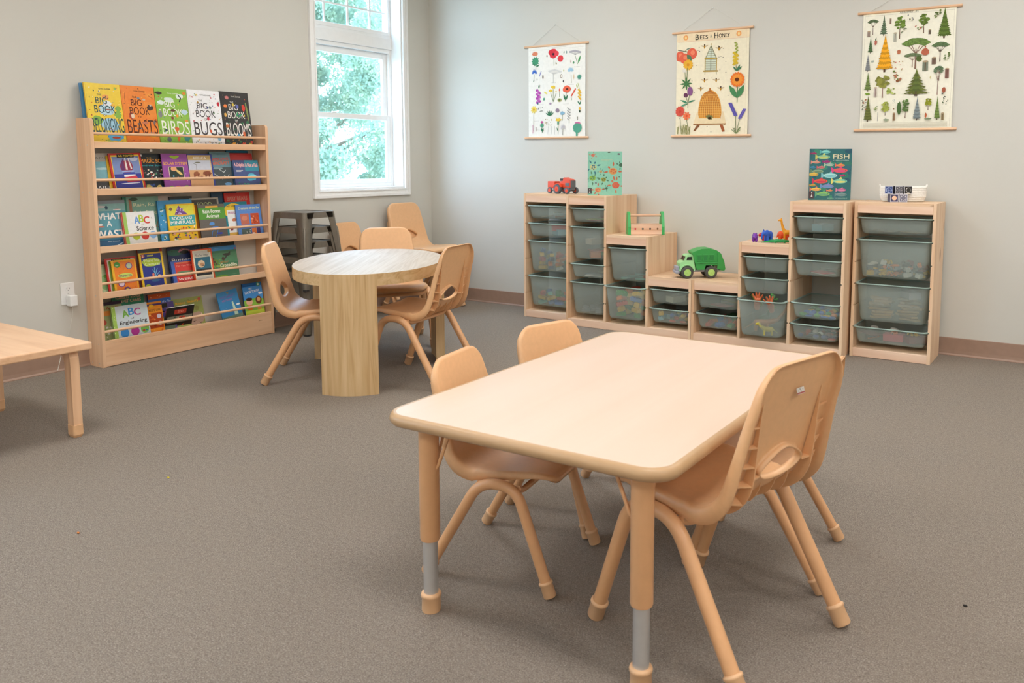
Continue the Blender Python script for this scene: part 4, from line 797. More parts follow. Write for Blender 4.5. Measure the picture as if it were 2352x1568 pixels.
BL=[ # row,key,yl,yr,ztop,layer,thick,hard,roll,bg,spine,label
(1,'blueback',-2.858,-2.66,1.556,1,.016,1,0,'4a8cb8','3a7cae','light blue hardcover standing behind the yellow Belonging book'),
(1,'belong',-2.849,-2.652,1.558,0,.012,1,0,'f1cf3f','e8b830','yellow picture book titled Belonging, far left on the top rail'),
(1,'beasts',-2.650,-2.452,1.558,0,.012,1,0,'ef8a35','b8622a','orange picture book titled Beasts on the top rail'),
(1,'birds',-2.449,-2.246,1.560,0,.012,1,0,'8fbf4d','6a9a3a','green picture book titled Birds on the top rail'),
(1,'bugs',-2.243,-2.022,1.564,0,.012,1,0,'f4f4f6','dcdcdc','white picture book titled Bugs on the top rail'),
(1,'blooms',-2.019,-1.812,1.568,0,.012,1,0,'3b3a3a','2f2f2f','charcoal picture book titled Blooms, far right on the top rail'),
(2,'wh',-2.850,-2.700,1.178,1,.008,1,0,'8fa4a4',None,'grey and blue whale book, far left on the second rail'),
(2,'yel',-2.752,-2.575,1.163,.55,.006,0,0,'eec23a','eec23a','yellow book peeking out behind the red bordered balloon book'),
(2,'air',-2.738,-2.552,1.176,0,.007,0,2,'c8302c','c8302c','red and yellow bordered book with a striped balloon titled Air Power'),
(2,'magic',-2.572,-2.410,1.178,1,.007,0,0,'1f2a30',None,'black book with orange Magic title between the balloon and purple books'),
(2,'solar',-2.434,-2.270,1.178,0,.007,0,0,'9a4fa0',None,'purple book titled Solar System on the second rail'),
(2,'africa',-2.266,-2.100,1.176,0,.007,0,0,'3a4a9a',None,'blue bordered book with elephants on the cover'),
(2,'aircraft',-2.104,-1.960,1.192,1,.007,0,0,'4a5458','3a8a94','dark teal book titled Amazing Aircraft'),
(2,'blueb',-1.965,-1.805,1.200,2.2,.007,0,0,'1a4a68',None,'bright blue topped book at the back of the second rail, far right'),
(2,'redb',-1.955,-1.788,1.184,1.4,.007,0,0,'5a8ab0',None,'red and blue book behind the dolphin book'),
(2,'dolphin',-1.955,-1.765,1.140,0,.007,0,0,'4a5a8c',None,'blue dolphin book, far right on the second rail'),
(3,'waste',-2.850,-2.655,.916,1,.008,0,0,'5f9fae',None,'blue sea book titled What a Waste, far left on the third rail'),
(3,'abcsci',-2.692,-2.497,.846,-.2,.014,1,0,'efefec','c23c2e','white square board book titled Science with a green spine strip'),
(3,'rain',-2.655,-2.440,.930,2,.012,1,0,'6aa694','2f8a72','teal green book titled Rain, Rain, Rain Forest'),
(3,'lite',-2.445,-2.34,.930,2.2,.006,0,0,'c8bcb4',None,'plain pale book top showing behind the bright blue book'),
(3,'dark',-2.372,-2.225,.922,1.7,.008,1,0,'22262a',None,'black book at the back between the blue and Food books'),
(3,'blueR',-2.462,-2.240,.903,.8,.012,1,0,'3f97cc','2a74a8','bright blue book behind the yellow Rocks and Minerals book'),
(3,'rocks',-2.416,-2.235,.880,0,.010,1,0,'f2c62c','d8a820','yellow bordered book titled Rocks and Minerals'),
(3,'food',-2.245,-2.045,.908,1.6,.008,0,0,'b8b0a4',None,'grey bordered dark book titled Food'),
(3,'org',-2.226,-2.09,.866,.9,.009,1,0,'c87a2a','c87a2a','thin orange book left of the Rain Forest Animals book'),
(3,'rfa',-2.212,-2.028,.869,0,.007,0,0,'4a4844',None,'green and grey book with a blue frog titled Rain Forest Animals'),
(3,'navy',-2.085,-1.90,.938,2.2,.012,1,0,'1f4a6a','16384e','tall navy book at the back left of the red Baby Bears book'),
(3,'bears',-2.002,-1.815,.933,1.6,.007,0,0,'d22a26',None,'red book titled Baby Bears at the back'),
(3,'museum',-2.020,-1.850,.875,.8,.010,1,0,'1f8a9a','1f6a80','teal book with a yellow arch behind the Creatures of the Sea book'),
(3,'creat',-1.946,-1.760,.856,0,.007,0,0,'5a8ad0',None,'light blue book titled Creatures of the Sea'),
(4,'lgreen',-2.850,-2.70,.560,1.6,.007,0,0,'c4dcb0',None,'pale green book, far left on the fourth rail'),
(4,'george',-2.788,-2.610,.592,.8,.008,0,0,'cc2a26','cc2a26','red bordered book behind the yellow Insects book'),
(4,'insects',-2.762,-2.622,.579,0,.008,0,0,'f4bc2e','f4bc2e','yellow and orange book titled Insects'),
(4,'greyr',-2.58,-2.430,.622,2.2,.008,0,0,'d04a3a',None,'grey book with a red edge behind the Weird Sea Creatures book'),
(4,'purp',-2.56,-2.436,.562,1.3,.007,0,0,'d8a8a0',None,'purple book right behind the Weird Sea Creatures book'),
(4,'weird',-2.600,-2.456,.606,0,.007,0,0,'f2cc2e',None,'yellow bordered dark blue book titled Weird Sea Creatures'),
(4,'butter',-2.400,-2.185,.618,1.9,.008,1,0,'26345e',None,'navy book with butterfly title at the back of the fourth rail'),
(4,'dino',-2.396,-2.235,.537,.8,.012,1,0,'4a6ab8','3a5aa8','small red and blue dinosaur book left of the sea otter book'),
(4,'darkc',-2.165,-1.938,.628,1.9,.007,0,0,'2c332c',None,'dark green book top behind the crocodile book'),
(4,'otter',-2.272,-2.130,.597,0,.007,0,0,'e0552c',None,'orange bordered book titled The Sea Otter'),
(4,'croc',-2.135,-1.942,.600,.9,.007,0,0,'4a7f5e',None,'green book titled Crocodiles with a blue top band'),
(5,'maz',-2.848,-2.70,.345,1.4,.008,0,0,'8a906a',None,'olive book with grass stems, far left on the lowest rail'),
(5,'fun',-2.745,-2.560,.372,2,.010,1,0,'2f8a68',None,'green fun facts book behind the Engineering board book'),
(5,'abceng',-2.776,-2.567,.318,0,.014,1,0,'cfdbe0','8ab84a','pale grey square board book titled Engineering'),
(5,'hist',-2.535,-2.392,.352,2,.008,0,0,'2f62b0',None,'blue and orange striped book at the back of the lowest rail'),
(5,'bell',-2.488,-2.384,.297,1.3,.006,0,0,'5a4a8a',None,'purple book with a magpie right of the honeycomb book'),
(5,'bee',-2.562,-2.470,.312,.6,.007,0,0,'e8912c',None,'orange bee book with honeycomb pictures'),
(5,'who',-2.395,-2.190,.304,1.6,.007,0,0,'98a05a',None,'olive green rhino book behind the tipped black book'),
(5,'black',-2.462,-2.285,.268,-9,.008,0,0,'1f1c1c',None,'black book tipped forward onto the lowest dowel'),
(5,'liberty',-2.085,-1.935,.306,.3,.007,0,7,'3f8ac0',None,'tilted blue book with a pale statue on the cover'),
(5,'tooth',-1.916,-1.768,.342,.3,.009,0,0,'4a94d8','16486e','blue and green book titled My Loose Tooth, far right on the lowest rail'),
]
BK['blueback']=[]
GN={1:'picture books on the top rail',2:'books on the second rail',3:'books on the third rail',4:'books on the fourth rail',5:'books on the lowest rail'}
for (row,key,yl,yr,zt,ly,th,hd,roll,bg,spn,lab) in BL:
    zb=ROWZ[row]; yc=(yl+yr)/2+.004; x0=.112-.020*ly-.008; dx=.034 if row>1 else .048
    if ly==-9: x0=.062; dx=-.045
    H=math.hypot(zt-zb,dx); up=V((-dx,0,zt-zb)).normalized(); rt=V((0,1,0)); nm=rt.cross(up)
    if ly==2.2 and row in (2,): pass
    x0=max(x0,dx+.012+th) if ly>0 else x0
    M=Matrix(((rt.x,up.x,nm.x,x0),(rt.y,up.y,nm.y,yc),(rt.z,up.z,nm.z,zb+.0005),(0,0,0,1)))
    if roll:
        M=M@Matrix.Rotation(R(roll),4,'Z'); M[2][3]+=(yr-yl)/2*abs(math.sin(R(roll)))
    book('book',yr-yl,H,th,bg,BK[key],M,spn,lab,GN[row],bool(hd))
# ------------------------------------------------------------------ wall charts
def poster(x0,x1,z0,z1,rx0,rx1,peak,bg,draw,label):
    t=empty('wall_chart',((x0+x1)/2,0,z0),0,label,'poster')
    T=Matrix.Translation((-(x0+x1)/2,0,-z0)); W,H=x1-x0,z1-z0
    m=MB(); m.box(x0-(x0+x1)/2,x1-(x0+x1)/2,-.0085,-.0077,0,H,0,bg)
    a=Art(m,Matrix(((1,0,0,-W/2),(0,0,-1,-.0086),(0,1,0,H),(0,0,0,1))),W,H,0); draw(a); m.build('chart_sheet',M_pm,t)
    for nm,z in (('top_rod',H+.004),('bottom_rod',-.004)):
        m=MB(); c=(x0+x1)/2; m.M=Matrix.Translation((0,-.0085,z))@Matrix.Scale(1.0,4); m.cyl((rx0-c,0,0),(rx1-c,0,0),.0078,n=16); m.build(nm,BIRCH['x'],t)
    c=(x0+x1)/2; m=MB(); m.tube([(x0-c+.035,-.009,H+.01),(peak[0]-c,-.007,peak[1]-z0),(x1-c-.035,-.009,H+.01)],.0011,6); m.build('hanging_string',M_cord,t)
    m=MB(); m.cyl((peak[0]-c,0,peak[1]-z0-.002),(peak[0]-c,-.012,peak[1]-z0),.0022,n=10); m.build('nail',M_chrome,t)
def flora(a):
    def q(x,y): u=(x-120)/715; return (u,(y-378+73*u)/1130)
    g='3f7a5a'; S='8a9a7a'
    def st(x0,y0,x1,y1,c=S,w=.008): a.l([q(x0,y0),q(x1,y1)],w,c)
    a.tiny(.33,.018,.67,'a8a8a0',1); a.r(.02,.035,.98,.0365,'c8c4b8')
    for (x,y) in ((220,640),(250,845),(440,800),(730,590),(660,810),(280,1080),(600,1050),(220,1290),(720,1240),(480,1230),(260,1400)): u,v=q(x,y); a.tiny(u-.05,v,u+.05,'b0b0a8',1)
    u,v=q(205,455)
    for k in range(9): a.leaf(u,v+.02,.07,R(30+k*15),'e08868',.35)
    u,v=q(210,545)
    for k in range(10): a.leaf(u,v,.075,k*.63,'4a9a74',.5)
    st(215,580,215,640,g); a.leaf(*q(215,615),.08,.4,g); a.leaf(*q(215,600),.07,2.6,g)
    st(447,500,447,590); a.b(*q(440,440),.078,.078,'e0414c',.15); a.e(*q(405,430),.04,.04,'d83a46'); a.e(*q(480,440),.04,.04,'e8505a'); a.b(*q(440,448),.025,.02,'4a2a3a'); a.b(*q(528,500),.055,.05,'e04a50',.15)
    a.leaf(*q(360,490),.04,1.6,'6a6a5a',.5); a.leaf(*q(480,575),.04,1.9,'8a8a4a',.5)
    st(710,460,740,560); 
    for k in range(9): a.e(*q(650+k*15,400+abs(k-4)*4),.02,.015,'b4b0b8'); st(710,450,650+k*15,405+abs(k-4)*4,'9a9a9a',.004)
    a.leaf(*q(745,550),.12,1.2,'4a9a5a',.25); a.leaf(*q(690,560),.04,1.5,'5a9a6a',.7); a.leaf(*q(655,550),.05,1.5,'c8a8a0',.3); a.leaf(*q(570,440),.04,1.3,'6a8a6a',.4); a.leaf(*q(605,440),.05,1.6,'8aa8a0',.4)
    for k in range(9): a.leaf(*q(198,690),.055,R(-10+k*25),'4a74c8',.3)
    st(195,710,190,800); st(262,730,285,665,'5a6ac0',.01); a.e(*q(308,735),.012,.03,'6a5a52'); a.leaf(*q(232,785),.04,1.57,g,.3); a.leaf(*q(185,805),.04,1.2,g,.4)
    st(440,690,440,800,'b8b8b0'); 
    for k in range(11): a.e(*q(385+k*15,640+abs(k-5)*4),.016,.012,'dcdcd8'); st(440,695,385+k*15,648+abs(k-5)*4,'c8c8c4',.003)
    st(660,690,665,790)
    for k in range(8): a.leaf(*q(655,650),.06,R(15+k*22),'a4c8dc',.4)
    a.e(*q(540,715),.018,.03,'8a7a6a'); a.e(*q(540,715),.01,.02,'f6f2e6'); a.b(*q(565,775),.012,.02,'4a4a4a'); a.leaf(*q(570,660),.04,1.5,'b8b85a',.4); a.leaf(*q(695,750),.09,1.57,'e0c49a',.15)
    for k in range(12): a.leaf(*q(762,715),.045,k*.52,'5aa08a',.3)
    for k in range(10): a.b(*q(240+(k%3)*16-8,905+k*17),.03,.022,'c86ac0'if k%2 else 'b04aa8',.3)
    a.leaf(*q(255,880),.06,1.4,g,.4); st(240,1060,245,1085,g,.012); a.b(*q(240,1065),.02,.015,'3a5a8a')
    for (x,y,r) in ((440,855,.05),(405,900,.04),(475,905,.015)):
        a.b(*q(x,y),r,r*.55,'ecca4a',.35); st(x,y+25,440,1035)
    st(515,900,518,970); a.leaf(*q(515,905),.05,1.57,'e8603a',.35); a.b(*q(517,1010),.04,.03,'b8b87a',.2); a.e(*q(517,1010),.02,.015,'6a7a4a')
    a.b(*q(608,868),.075,.055,'ec6a4e',.15); a.e(*q(612,868),.022,.014,'4a2a24'); st(605,905,590,1020); a.leaf(*q(592,1010),.1,1.9,g,.3); a.leaf(*q(592,1010),.1,1.1,g,.25)
    st(665,950,715,860,'e0604a',.02); st(660,960,670,1000); a.leaf(*q(320,915),.08,-.6,'e8d86a',.3); a.leaf(*q(318,1030),.05,1.4,'5aa88a',.6)
    for k in range(9): a.b(*q(765+(k%3)*12-12,870+k*14),.02,.016,'e8b83a',.35)
    a.leaf(*q(740,850),.06,1.9,'a8b84a',.3); a.leaf(*q(770,1050),.07,2.2,g,.3); a.leaf(*q(770,1050),.06,1.3,g,.3); st(765,870,745,790,'a8b85a')
    a.f(*q(190,1150),.055,'f0d868','c8902a'); st(190,1180,185,1420,'b8b8a8'); a.sc(14,.15,.66,.26,.72,.005,.01,['5a6a5a','8a8a8a'],4)
    for k in range(5): a.leaf(*q(395,1215),.09,R(35+k*28),g,.22)
    a.e(*q(403,1060),.02,.015,'a890a8'); a.e(*q(493,1140),.035,.03,'9a8a9a'); a.b(*q(555,1170),.045,.035,'8ab4cc',.4); st(555,1190,555,1260)
    for k in range(14): a.e(*q(635+(k%3)*14-14,1100+k*11),.01,.008,'8a8a8a')
    st(640,1240,640,1280); a.leaf(*q(768,1150),.05,1.57,'4a5a4a',.5); a.leaf(*q(768,1115),.045,1.57,'e8b84a',.8)
    a.b(*q(295,1300),.028,.02,'c85a9a'); a.b(*q(296,1340),.035,.035,'5aa080',.2); a.leaf(*q(300,1420),.06,1.9,g,.4); a.leaf(*q(300,1420),.06,1.2,g,.4); st(296,1360,298,1430,g)
    a.sc(20,.3,.80,.42,.87,.004,.009,['5a6a4a','c8b84a','8a6a4a'],6)
    a.b(*q(503,1255),.06,.03,'ecc84a',.4); a.r(*q(490,1275),*q(512,1315),'5a9a7a'); st(500,1310,500,1430); a.leaf(*q(500,1400),.07,1.9,g,.2)
    for k in range(14): a.leaf(*q(562,1345),.055,R(-40+k*20),'c8c4c8',.12)
    st(562,1360,560,1440,'7a7a6a')
    for k in range(3): st(370+k*45,1440,380+k*40,1340,'b8b8b0',.005)
    a.b(*q(740,1280),.06,.028,'d070a0',.3); a.b(*q(740,1335),.082,.075,'5aa48a',.12); a.r(*q(722,1380),*q(745,1435),'5aa48a')
    st(178,1350,178,1450,'c86a9a'); st(218,1370,218,1420,'6a5a4a',.012); st(742,1200,742,1240,'6a6a4a',.01)
def bees(a):
    def q(x,y): u=(x-113)/812; return (u,(y-345+85*u)/(1140+50*u))
    def st(x0,y0,x1,y1,c='6a7a4a',w=.007): a.l([q(x0,y0),q(x1,y1)],w,c)
    a.r(0,0,1,.085,'f2ddb8'); a.r(.02,.085,.98,.087,'d8a890'); a.r(.965,.0,.967,1,'e0cfae')
    a.t('B',.29,.048,.045,'3a342c',.052,.02); a.t('EES',.385,.052,.11,'3a342c',.036,.02); a.t('&',.485,.048,.03,'8a8a7a',.028); a.t('H',.555,.044,.05,'3a342c',.052,.02); a.t('ONEY',.665,.05,.15,'3a342c',.036,.02)
    a.tiny(.3,.073,.68,'c8b89a',1)
    for cx in (.13,.86): a.e(cx,.045,.035,.033,'f0a868'); a.e(cx,.045,.015,.02,'f8d890'); a.leaf(cx,.02,.02,1.57,'f0b060')
    for (x,y) in ((435,478),(597,495),(440,855),(572,850),(400,950),(625,940)):
        u,v=q(x,y); a.leaf(u,v,.055,.3,'c8b08a',.3); a.leaf(u,v,.055,2.84,'c8b08a',.3); a.e(u,v,.011,.028,'b8862a'); a.e(u,v-.015,.01,.01,'4a3420')
    rn=random.Random(3)
    for k in range(46):
        u,v=rn.uniform(.05,.95),rn.uniform(.12,.97); a.b(u,v,.009,.006,'6a6250',.5,7,k)
    # glass hive
    P=[q(443,620),q(510,465),q(570,600)]
    a.poly([q(445,745),q(445,615),q(508,470),q(572,605),q(572,740)],'d4dcc8')
    for k in range(11):
        y=735-k*23; hw=62 if y>610 else 62*(y-465)/145+3; st(508-hw,y+4,508+hw,y,'9a9a82',.007)
    st(508,470,508,740,'7a7a62',.01); st(445,745,445,615,'b89a4a',.012); st(572,740,572,605,'b89a4a',.012); st(445,615,508,465,'8a8a6a',.01); st(508,465,572,605,'8a8a6a',.01); st(440,612,578,602,'b89a3a',.014); st(428,752,590,744,'b89a5a',.02); a.e(*q(508,450),.008,.012,'b89a4a'); st(445,760,445,790); st(572,755,572,780)
    # straw skep on a bench
    a.poly([q(320,1350),q(360,1210),q(660,1195),q(690,1330)],'ecd8b0'); a.poly([q(320,1345),q(690,1328),q(690,1342),q(320,1358)],'a8784a')
    a.poly([q(365,1355),q(400,1355),q(345,1425),q(320,1425)],'8a5a3a'); a.poly([q(620,1345),q(655,1345),q(680,1420),q(650,1425)],'a8603a')
    L=[];Rr=[]
    for k in range(13):
        t=k/12; y=1280-t*320; hw=132*math.sqrt(max(0,1-(max(0,t-.12)/.88)**2.3)) if t>.12 else 118+14*t/.12
        L.append(q(506-hw,y)); Rr.append(q(506+hw,y-8))
    a.poly(L+Rr[::-1],'e2a24a')
    for k in range(-5,6):
        pts=[q(506+k*24*math.sqrt(max(0,1-(j/10)**2.3)),1275-j*31) for j in range(11)]; a.l(pts,.008,'b86a30')
    for k in range(0,13,1): a.l([L[k],Rr[k]],.003,'f0c878')
    a.poly(L[:13]+[q(450,960),q(420,1100),q(430,1280)],'d88a48')if False else None
    a.b(*q(505,1262),.07,.04,'7a7a4a',.5); a.b(*q(505,1275),.03,.02,'3a2a1a',.3); a.e(*q(505,950),.012,.018,'b8763a')
    # cherries
    st(130,525,260,545,'6a6a5a',.01); st(200,545,250,500,'8a8a6a')
    for (x,y,r) in ((155,595,.07),(208,615,.07),(293,560,.075)): a.e(*q(x,y),r*.95,r*.95,'e2674e'); a.e(*q(x+8,y-12),r*.4,r*.4,'ee8a68')
    a.leaf(*q(235,570),.12,-.9,'5a7a5a',.45); a.leaf(*q(220,520),.08,.3,'8a9a8a',.2)
    a.f(*q(250,685),.07,'e8b03a','d8902a',12); st(242,720,238,880); a.e(*q(210,750),.03,.03,'e8e0d0'); st(215,770,225,880)
    for k in range(8): a.leaf(*q(232,895),.09,k*.8,'4a7a4a',.25)
    a.e(*q(278,980),.04,.06,'8a5a8a'); a.e(*q(228,1025),.03,.03,'6a3a5a'); st(275,1010,255,1110); st(228,1035,255,1110); st(255,1110,255,1165); a.leaf(*q(255,1110),.12,2.8,'4a8a6a',.2); a.leaf(*q(255,1105),.11,.25,'4a8a6a',.2); a.leaf(*q(255,1115),.12,3.5,'5a9a7a',.2)
    a.f(*q(163,1210),.07,'d8584a','c84a3a',12); st(167,1250,172,1400); a.f(*q(243,1258),.055,'ec7a52','e05a3a'); st(240,1285,265,1420)
    for k in range(26): x=135+rn.random()*145; st(x,1465,x+rn.uniform(-18,18),1350+rn.random()*60,'9a9a62',.005)
    for k in range(10): a.b(*q(782+((k%3)-1)*14,540+k*14),.03,.02,'d8b83a',.4)
    for k in range(7): a.b(*q(790-k*2+((k%2)*14),530-k*17),.018,.014,'9aa84a',.4)
    st(790,680,800,740); a.leaf(*q(800,740),.09,1.1,'4a7a5a',.3); a.leaf(*q(800,740),.08,2.3,'4a7a5a',.3); a.leaf(*q(800,740),.09,.7,'4a7a5a',.25)
    st(812,880,808,1090,'4a7a4a',.01); a.f(*q(808,835),.095,'ea7a34','8a4a20',16); a.f(*q(808,835),.07,'f0983c','7a3c1c',12); a.e(*q(804,836),.03,.024,'6a3418')
    a.leaf(*q(805,1040),.2,2.15,'4f8a5a',.32); a.leaf(*q(808,1040),.19,1.05,'4f8a5a',.35)
    for k in range(11):
        for s_ in (-1,0,1): a.e(*q(735+k*6+s_*10,1105+k*13),.014,.012,'6a62b0' if (k+s_)%2 else '5a50a0')
    for k in range(9):
        for s_ in (-1,0,1): a.e(*q(890-k*6+s_*9,1170+k*12),.012,.011,'7a70bc' if (k+s_)%2 else '5a50a0')
    st(795,1240,800,1400); st(840,1275,815,1400)
    for k in range(12): x=755+rn.random()*105; st(805,1440,x,1360+rn.random()*40,'7a8a5a',.007)
def trees(a):
    def q(x,y): u=(x-140)/1045; return (u,(y-170+100*u)/(1280+80*u))
    a.r(0,0,1,.012,'efe6c8'); a.r(.02,.022,.98,.0235,'b8b09a'); a.r(.02,.0235,.022,.985,'c8c0aa'); a.r(.978,.0235,.98,.985,'c8c0aa')
    a.t('ARBORETUM',.5,.013,.2,'4a4a42',.014,.01)
    def c(x,y,w,h,*k,**kk): u,v=q(x,y); a.con(u,v,w/1045,h/1330,*k,**kk)
    def r_(x,y,w,h,*k,**kk): u,v=q(x,y); a.rnd(u,v,w/1045,h/1330,*k,**kk)
    def um(x,y,w,h,*k,**kk): u,v=q(x,y); a.umb(u,v,w/1045,h/1330,*k,**kk)
    def lg(x,y,w,h,*k): u,v=q(x,y); a.log(u,v,w/1045,h/1330,*k)
    um(257,395,140,190,'5a6a4a','6a5444'); c(385,405,105,210,'5f7258'); lg(458,243,22,60,'a08878'); r_(568,435,150,260,'6f8a3c'); lg(518,420,38,100,'b8b8a8')
    r_(835,370,140,220,'6a7f3a'); lg(905,357,30,50,'6a665a'); c(1062,425,175,300,'5f7434',tiers=12); 
    um(760,765,340,370,'6a8444','8a6a5a'); um(725,750,210,170,'6a7a58','9a8474'); a.b(*q(800,655),.035,.04,'5a6a3a',.3)
    um(1030,685,205,235,'5f7550','5a4a40'); a.b(*q(865,575),.045,.042,'b8674e',.15); a.leaf(*q(865,530),.02,1.57,'b8674e',.8); a.b(*q(570,580),.022,.028,'c07858',.2)
    lg(872,735,62,105,'7a8270'); lg(965,677,48,72,'7a665c'); lg(1113,815,40,105,'8a5f58')
    c(238,600,75,170,'4f6a44'); c(410,805,225,385,'e8a528','5a4030',tiers=13); lg(212,388,34,60,'9a8a80')
    a.b(*q(298,480),.016,.035,'b86a5a',.3); a.leaf(*q(290,460),.04,1.2,'4a6a4a',.3)
    c(213,805,75,180,'8a8c8e','8a8480',tiers=14); a.b(*q(268,690),.022,.02,'a8b0a4',.5)
    c(222,1020,100,190,'71844a'); a.b(*q(222,1050),.035,.015,'7a9a3a',.4); r_(398,1090,190,270,'8a8a42','9a8074',seed=3,trunk=.5); lg(315,1030,34,105,'c8b8b0')
    a.sc(16,.36,.50,.44,.60,.008,.02,['a86a4a','6a7a3a','8a5a3a'],4,.5); a.sc(14,.3,.62,.4,.7,.012,.022,['a8b85a','b8c86a','8a9a4a'],7,.5); a.sc(12,.33,.42,.47,.5,.006,.014,['c87a6a','d8a08a','a8884a'],9,.5); a.sc(10,.56,.13,.66,.17,.008,.016,['b85a4a','6a8a4a'],11,.5)
    c(780,1070,330,270,'6f7638','5a4a40',tiers=8,seed=4); c(780,1035,180,220,'62703a','5a4a40',tiers=8,seed=9)
    um(1018,1055,125,345,'62785a','8a6258'); um(1030,900,100,180,'5f7556','7a5a50'); a.b(*q(1088,1000),.022,.035,'a85f48',.2); a.b(*q(1075,1040),.015,.01,'4a4a44',.4); a.leaf(*q(935,880),.04,1.5,'d8cf9a',.4)
    c(235,1365,115,275,'6a7038','5a4632',tiers=16); a.sc(14,.02,.74,.07,.83,.008,.015,['8a8a7a','a86a4a'],5,.5)
    r_(440,1290,120,170,'9aa24a','6a5a48',seed=8,trunk=.2); a.sc(10,.15,.8,.2,.85,.01,.018,['8a9a6a','b8bc8a'],12,.5); a.b(*q(455,1340),.045,.02,'9aa28a',.4); lg(355,1305,8,100,'b8b8b0')
    a.leaf(*q(600,1290),.15,1.57,'4f6a3a',.3); a.b(*q(600,1200),.025,.08,'4f6a3a',.25); r_(672,1320,125,225,'5f7a44',seed=2,trunk=.3); lg(543,1305,26,88,'9a7a5a'); a.b(*q(537,1215),.01,.009,'8a6a4a')
    c(803,1345,110,240,'7f8a8c','5a5048',tiers=12); r_(925,1230,95,140,'8a8f2c','6a4a34',seed=6,trunk=.35); a.b(*q(903,1287),.013,.032,'b8603a',.2); a.b(*q(925,1325),.045,.012,'7a8a6a',.4)
    c(1027,1340,75,245,'6f8444','5a5038',tiers=14); lg(1088,1300,32,78,'9a8a68'); a.sc(10,.9,.73,.96,.8,.006,.014,['5a5a52','6a7a5a'],13,.5)
    a.sc(8,.49,.02,.56,.12,.006,.014,['7a7a5a','8a8a8a'],14,.5); a.sc(8,.78,.02,.85,.08,.012,.02,['7a8a4a','5a6a3a'],15,.5); a.sc(8,.42,.13,.5,.2,.01,.018,['6a7a5a','7a7a62'],16,.5); a.sc(8,.88,.37,.95,.43,.008,.016,['6a7a4a','8a9a6a'],17,.5); a.sc(8,.36,.73,.4,.8,.004,.01,['9aa4a0'],18,.5)
    for k in range(7): a.tiny(.04,.945+.006*k,.96,'c4beaa',1)
poster(1.002,1.508,1.315,1.989,.965,1.532,(1.244,2.139),'f3f1ea',flora,'white botanical wall chart of many small flowers, leftmost of the three charts')
poster(2.233,2.748,1.311,1.997,2.200,2.773,(2.493,2.149),'f2e8cc',bees,'cream wall chart titled Bees and Honey with a straw hive, middle of the three charts')
poster(3.463,3.978,1.330,2.018,3.430,4.007,(3.716,2.145),'f3efdc',trees,'cream wall chart of many trees titled Arboretum, rightmost of the three charts')
# ------------------------------------------------------------------ pine storage frames
RZ=[.817,.690,.562,.435,.308,.181]
def cabinet(name,px,tops,yf,yb,label):
    """px: left edges of the side panels, tops: height of each column"""
    th=.0172; x00=px[0]; t=empty(name,((px[0]+px[-1]+th)/2,(yf+yb)/2,0),0,label,'cabinet')
    T=Matrix.Translation((-(px[0]+px[-1]+th)/2,-(yf+yb)/2,0))
    def mb(): m=MB(); m.M=T; return m
    n=len(px)
    for i,x in enumerate(px):
        h=max(tops[i-1] if i>0 else 0,tops[i] if i<n-1 else 0)
        lo_=tops[i-1] if i>0 else 0; hi_=tops[i] if i<n-1 else 0
        m=mb(); gz=sorted([z-.004 for z in RZ])
        m.box(x+(.0055 if i>0 else 0),x+th-(.0055 if i<n-1 else 0),yf,yb,0,h)
        for ok,top,xa,xb in ((i>0,lo_,x,x+.0055),(i<n-1,hi_,x+th-.0055,x+th)):
            if not ok: continue
            z0=0
            for g in gz:
                if g<top-.06: m.box(xa,xb,yf,yb,z0,g-.0045); z0=g+.0045
            m.box(xa,xb,yf,yb,z0,h)
        m.build('side_panel',PINE['z'],t)
    for i in range(n-1):
        a,b=px[i]+th+.0002,px[i+1]-.0002; z=tops[i]
        if i>0 and tops[i-1]<z: pass
        m=mb(); m.box(a,b,yf+.0015,yb,z-.018,z-.0005); m.build('top_board',PINE['x'],t,bevel=.001,seg=1)
        m=mb(); m.box(a,b,yf+.001,yf+.019,z-.062,z-.0182); m.build('front_rail',PINEF['x'],t,bevel=.001,seg=1)
        m=mb(); m.box(a,b,yf+.02,yb,.036,.050); m.build('bottom_board',PINE['x'],t,bevel=.001,seg=1)
        m=mb(); m.box(a,b,yb-.018,yb,z-.12,z-.0182); m.build('back_rail',PINE['x'],t,bevel=.001,seg=1)
    m=mb(); m.box(px[0]+th+.0002,px[-1]-.0002,yf-.0004,yf+.0195,.002,.0505); m.build('plinth',PINEF['x'],t,bevel=.001,seg=1)
    return t
YB=-.018; YFS=-.456
cabinet('pine_cabinet',[1.191,1.6050],[.9045],-.345,-.045,'pine storage frame with wide bins, furthest left and set back against the stepped one')
cabinet('stepped_pine_cabinet',[1.6262,1.9265,2.2425,2.5490],[.9035,.647,.3905],YFS,YB,'left stepped pine storage frame with steps going down to the right')
cabinet('stepped_pine_cabinet',[2.5690,2.8770,3.1880,3.4965],[.3905,.647,.9035],YFS,YB,'right stepped pine storage frame with steps going up to the right')
cabinet('pine_cabinet',[3.531,3.9550],[.9055],-.341,-.041,'pine storage frame with wide bins, furthest right beside the empty wall')
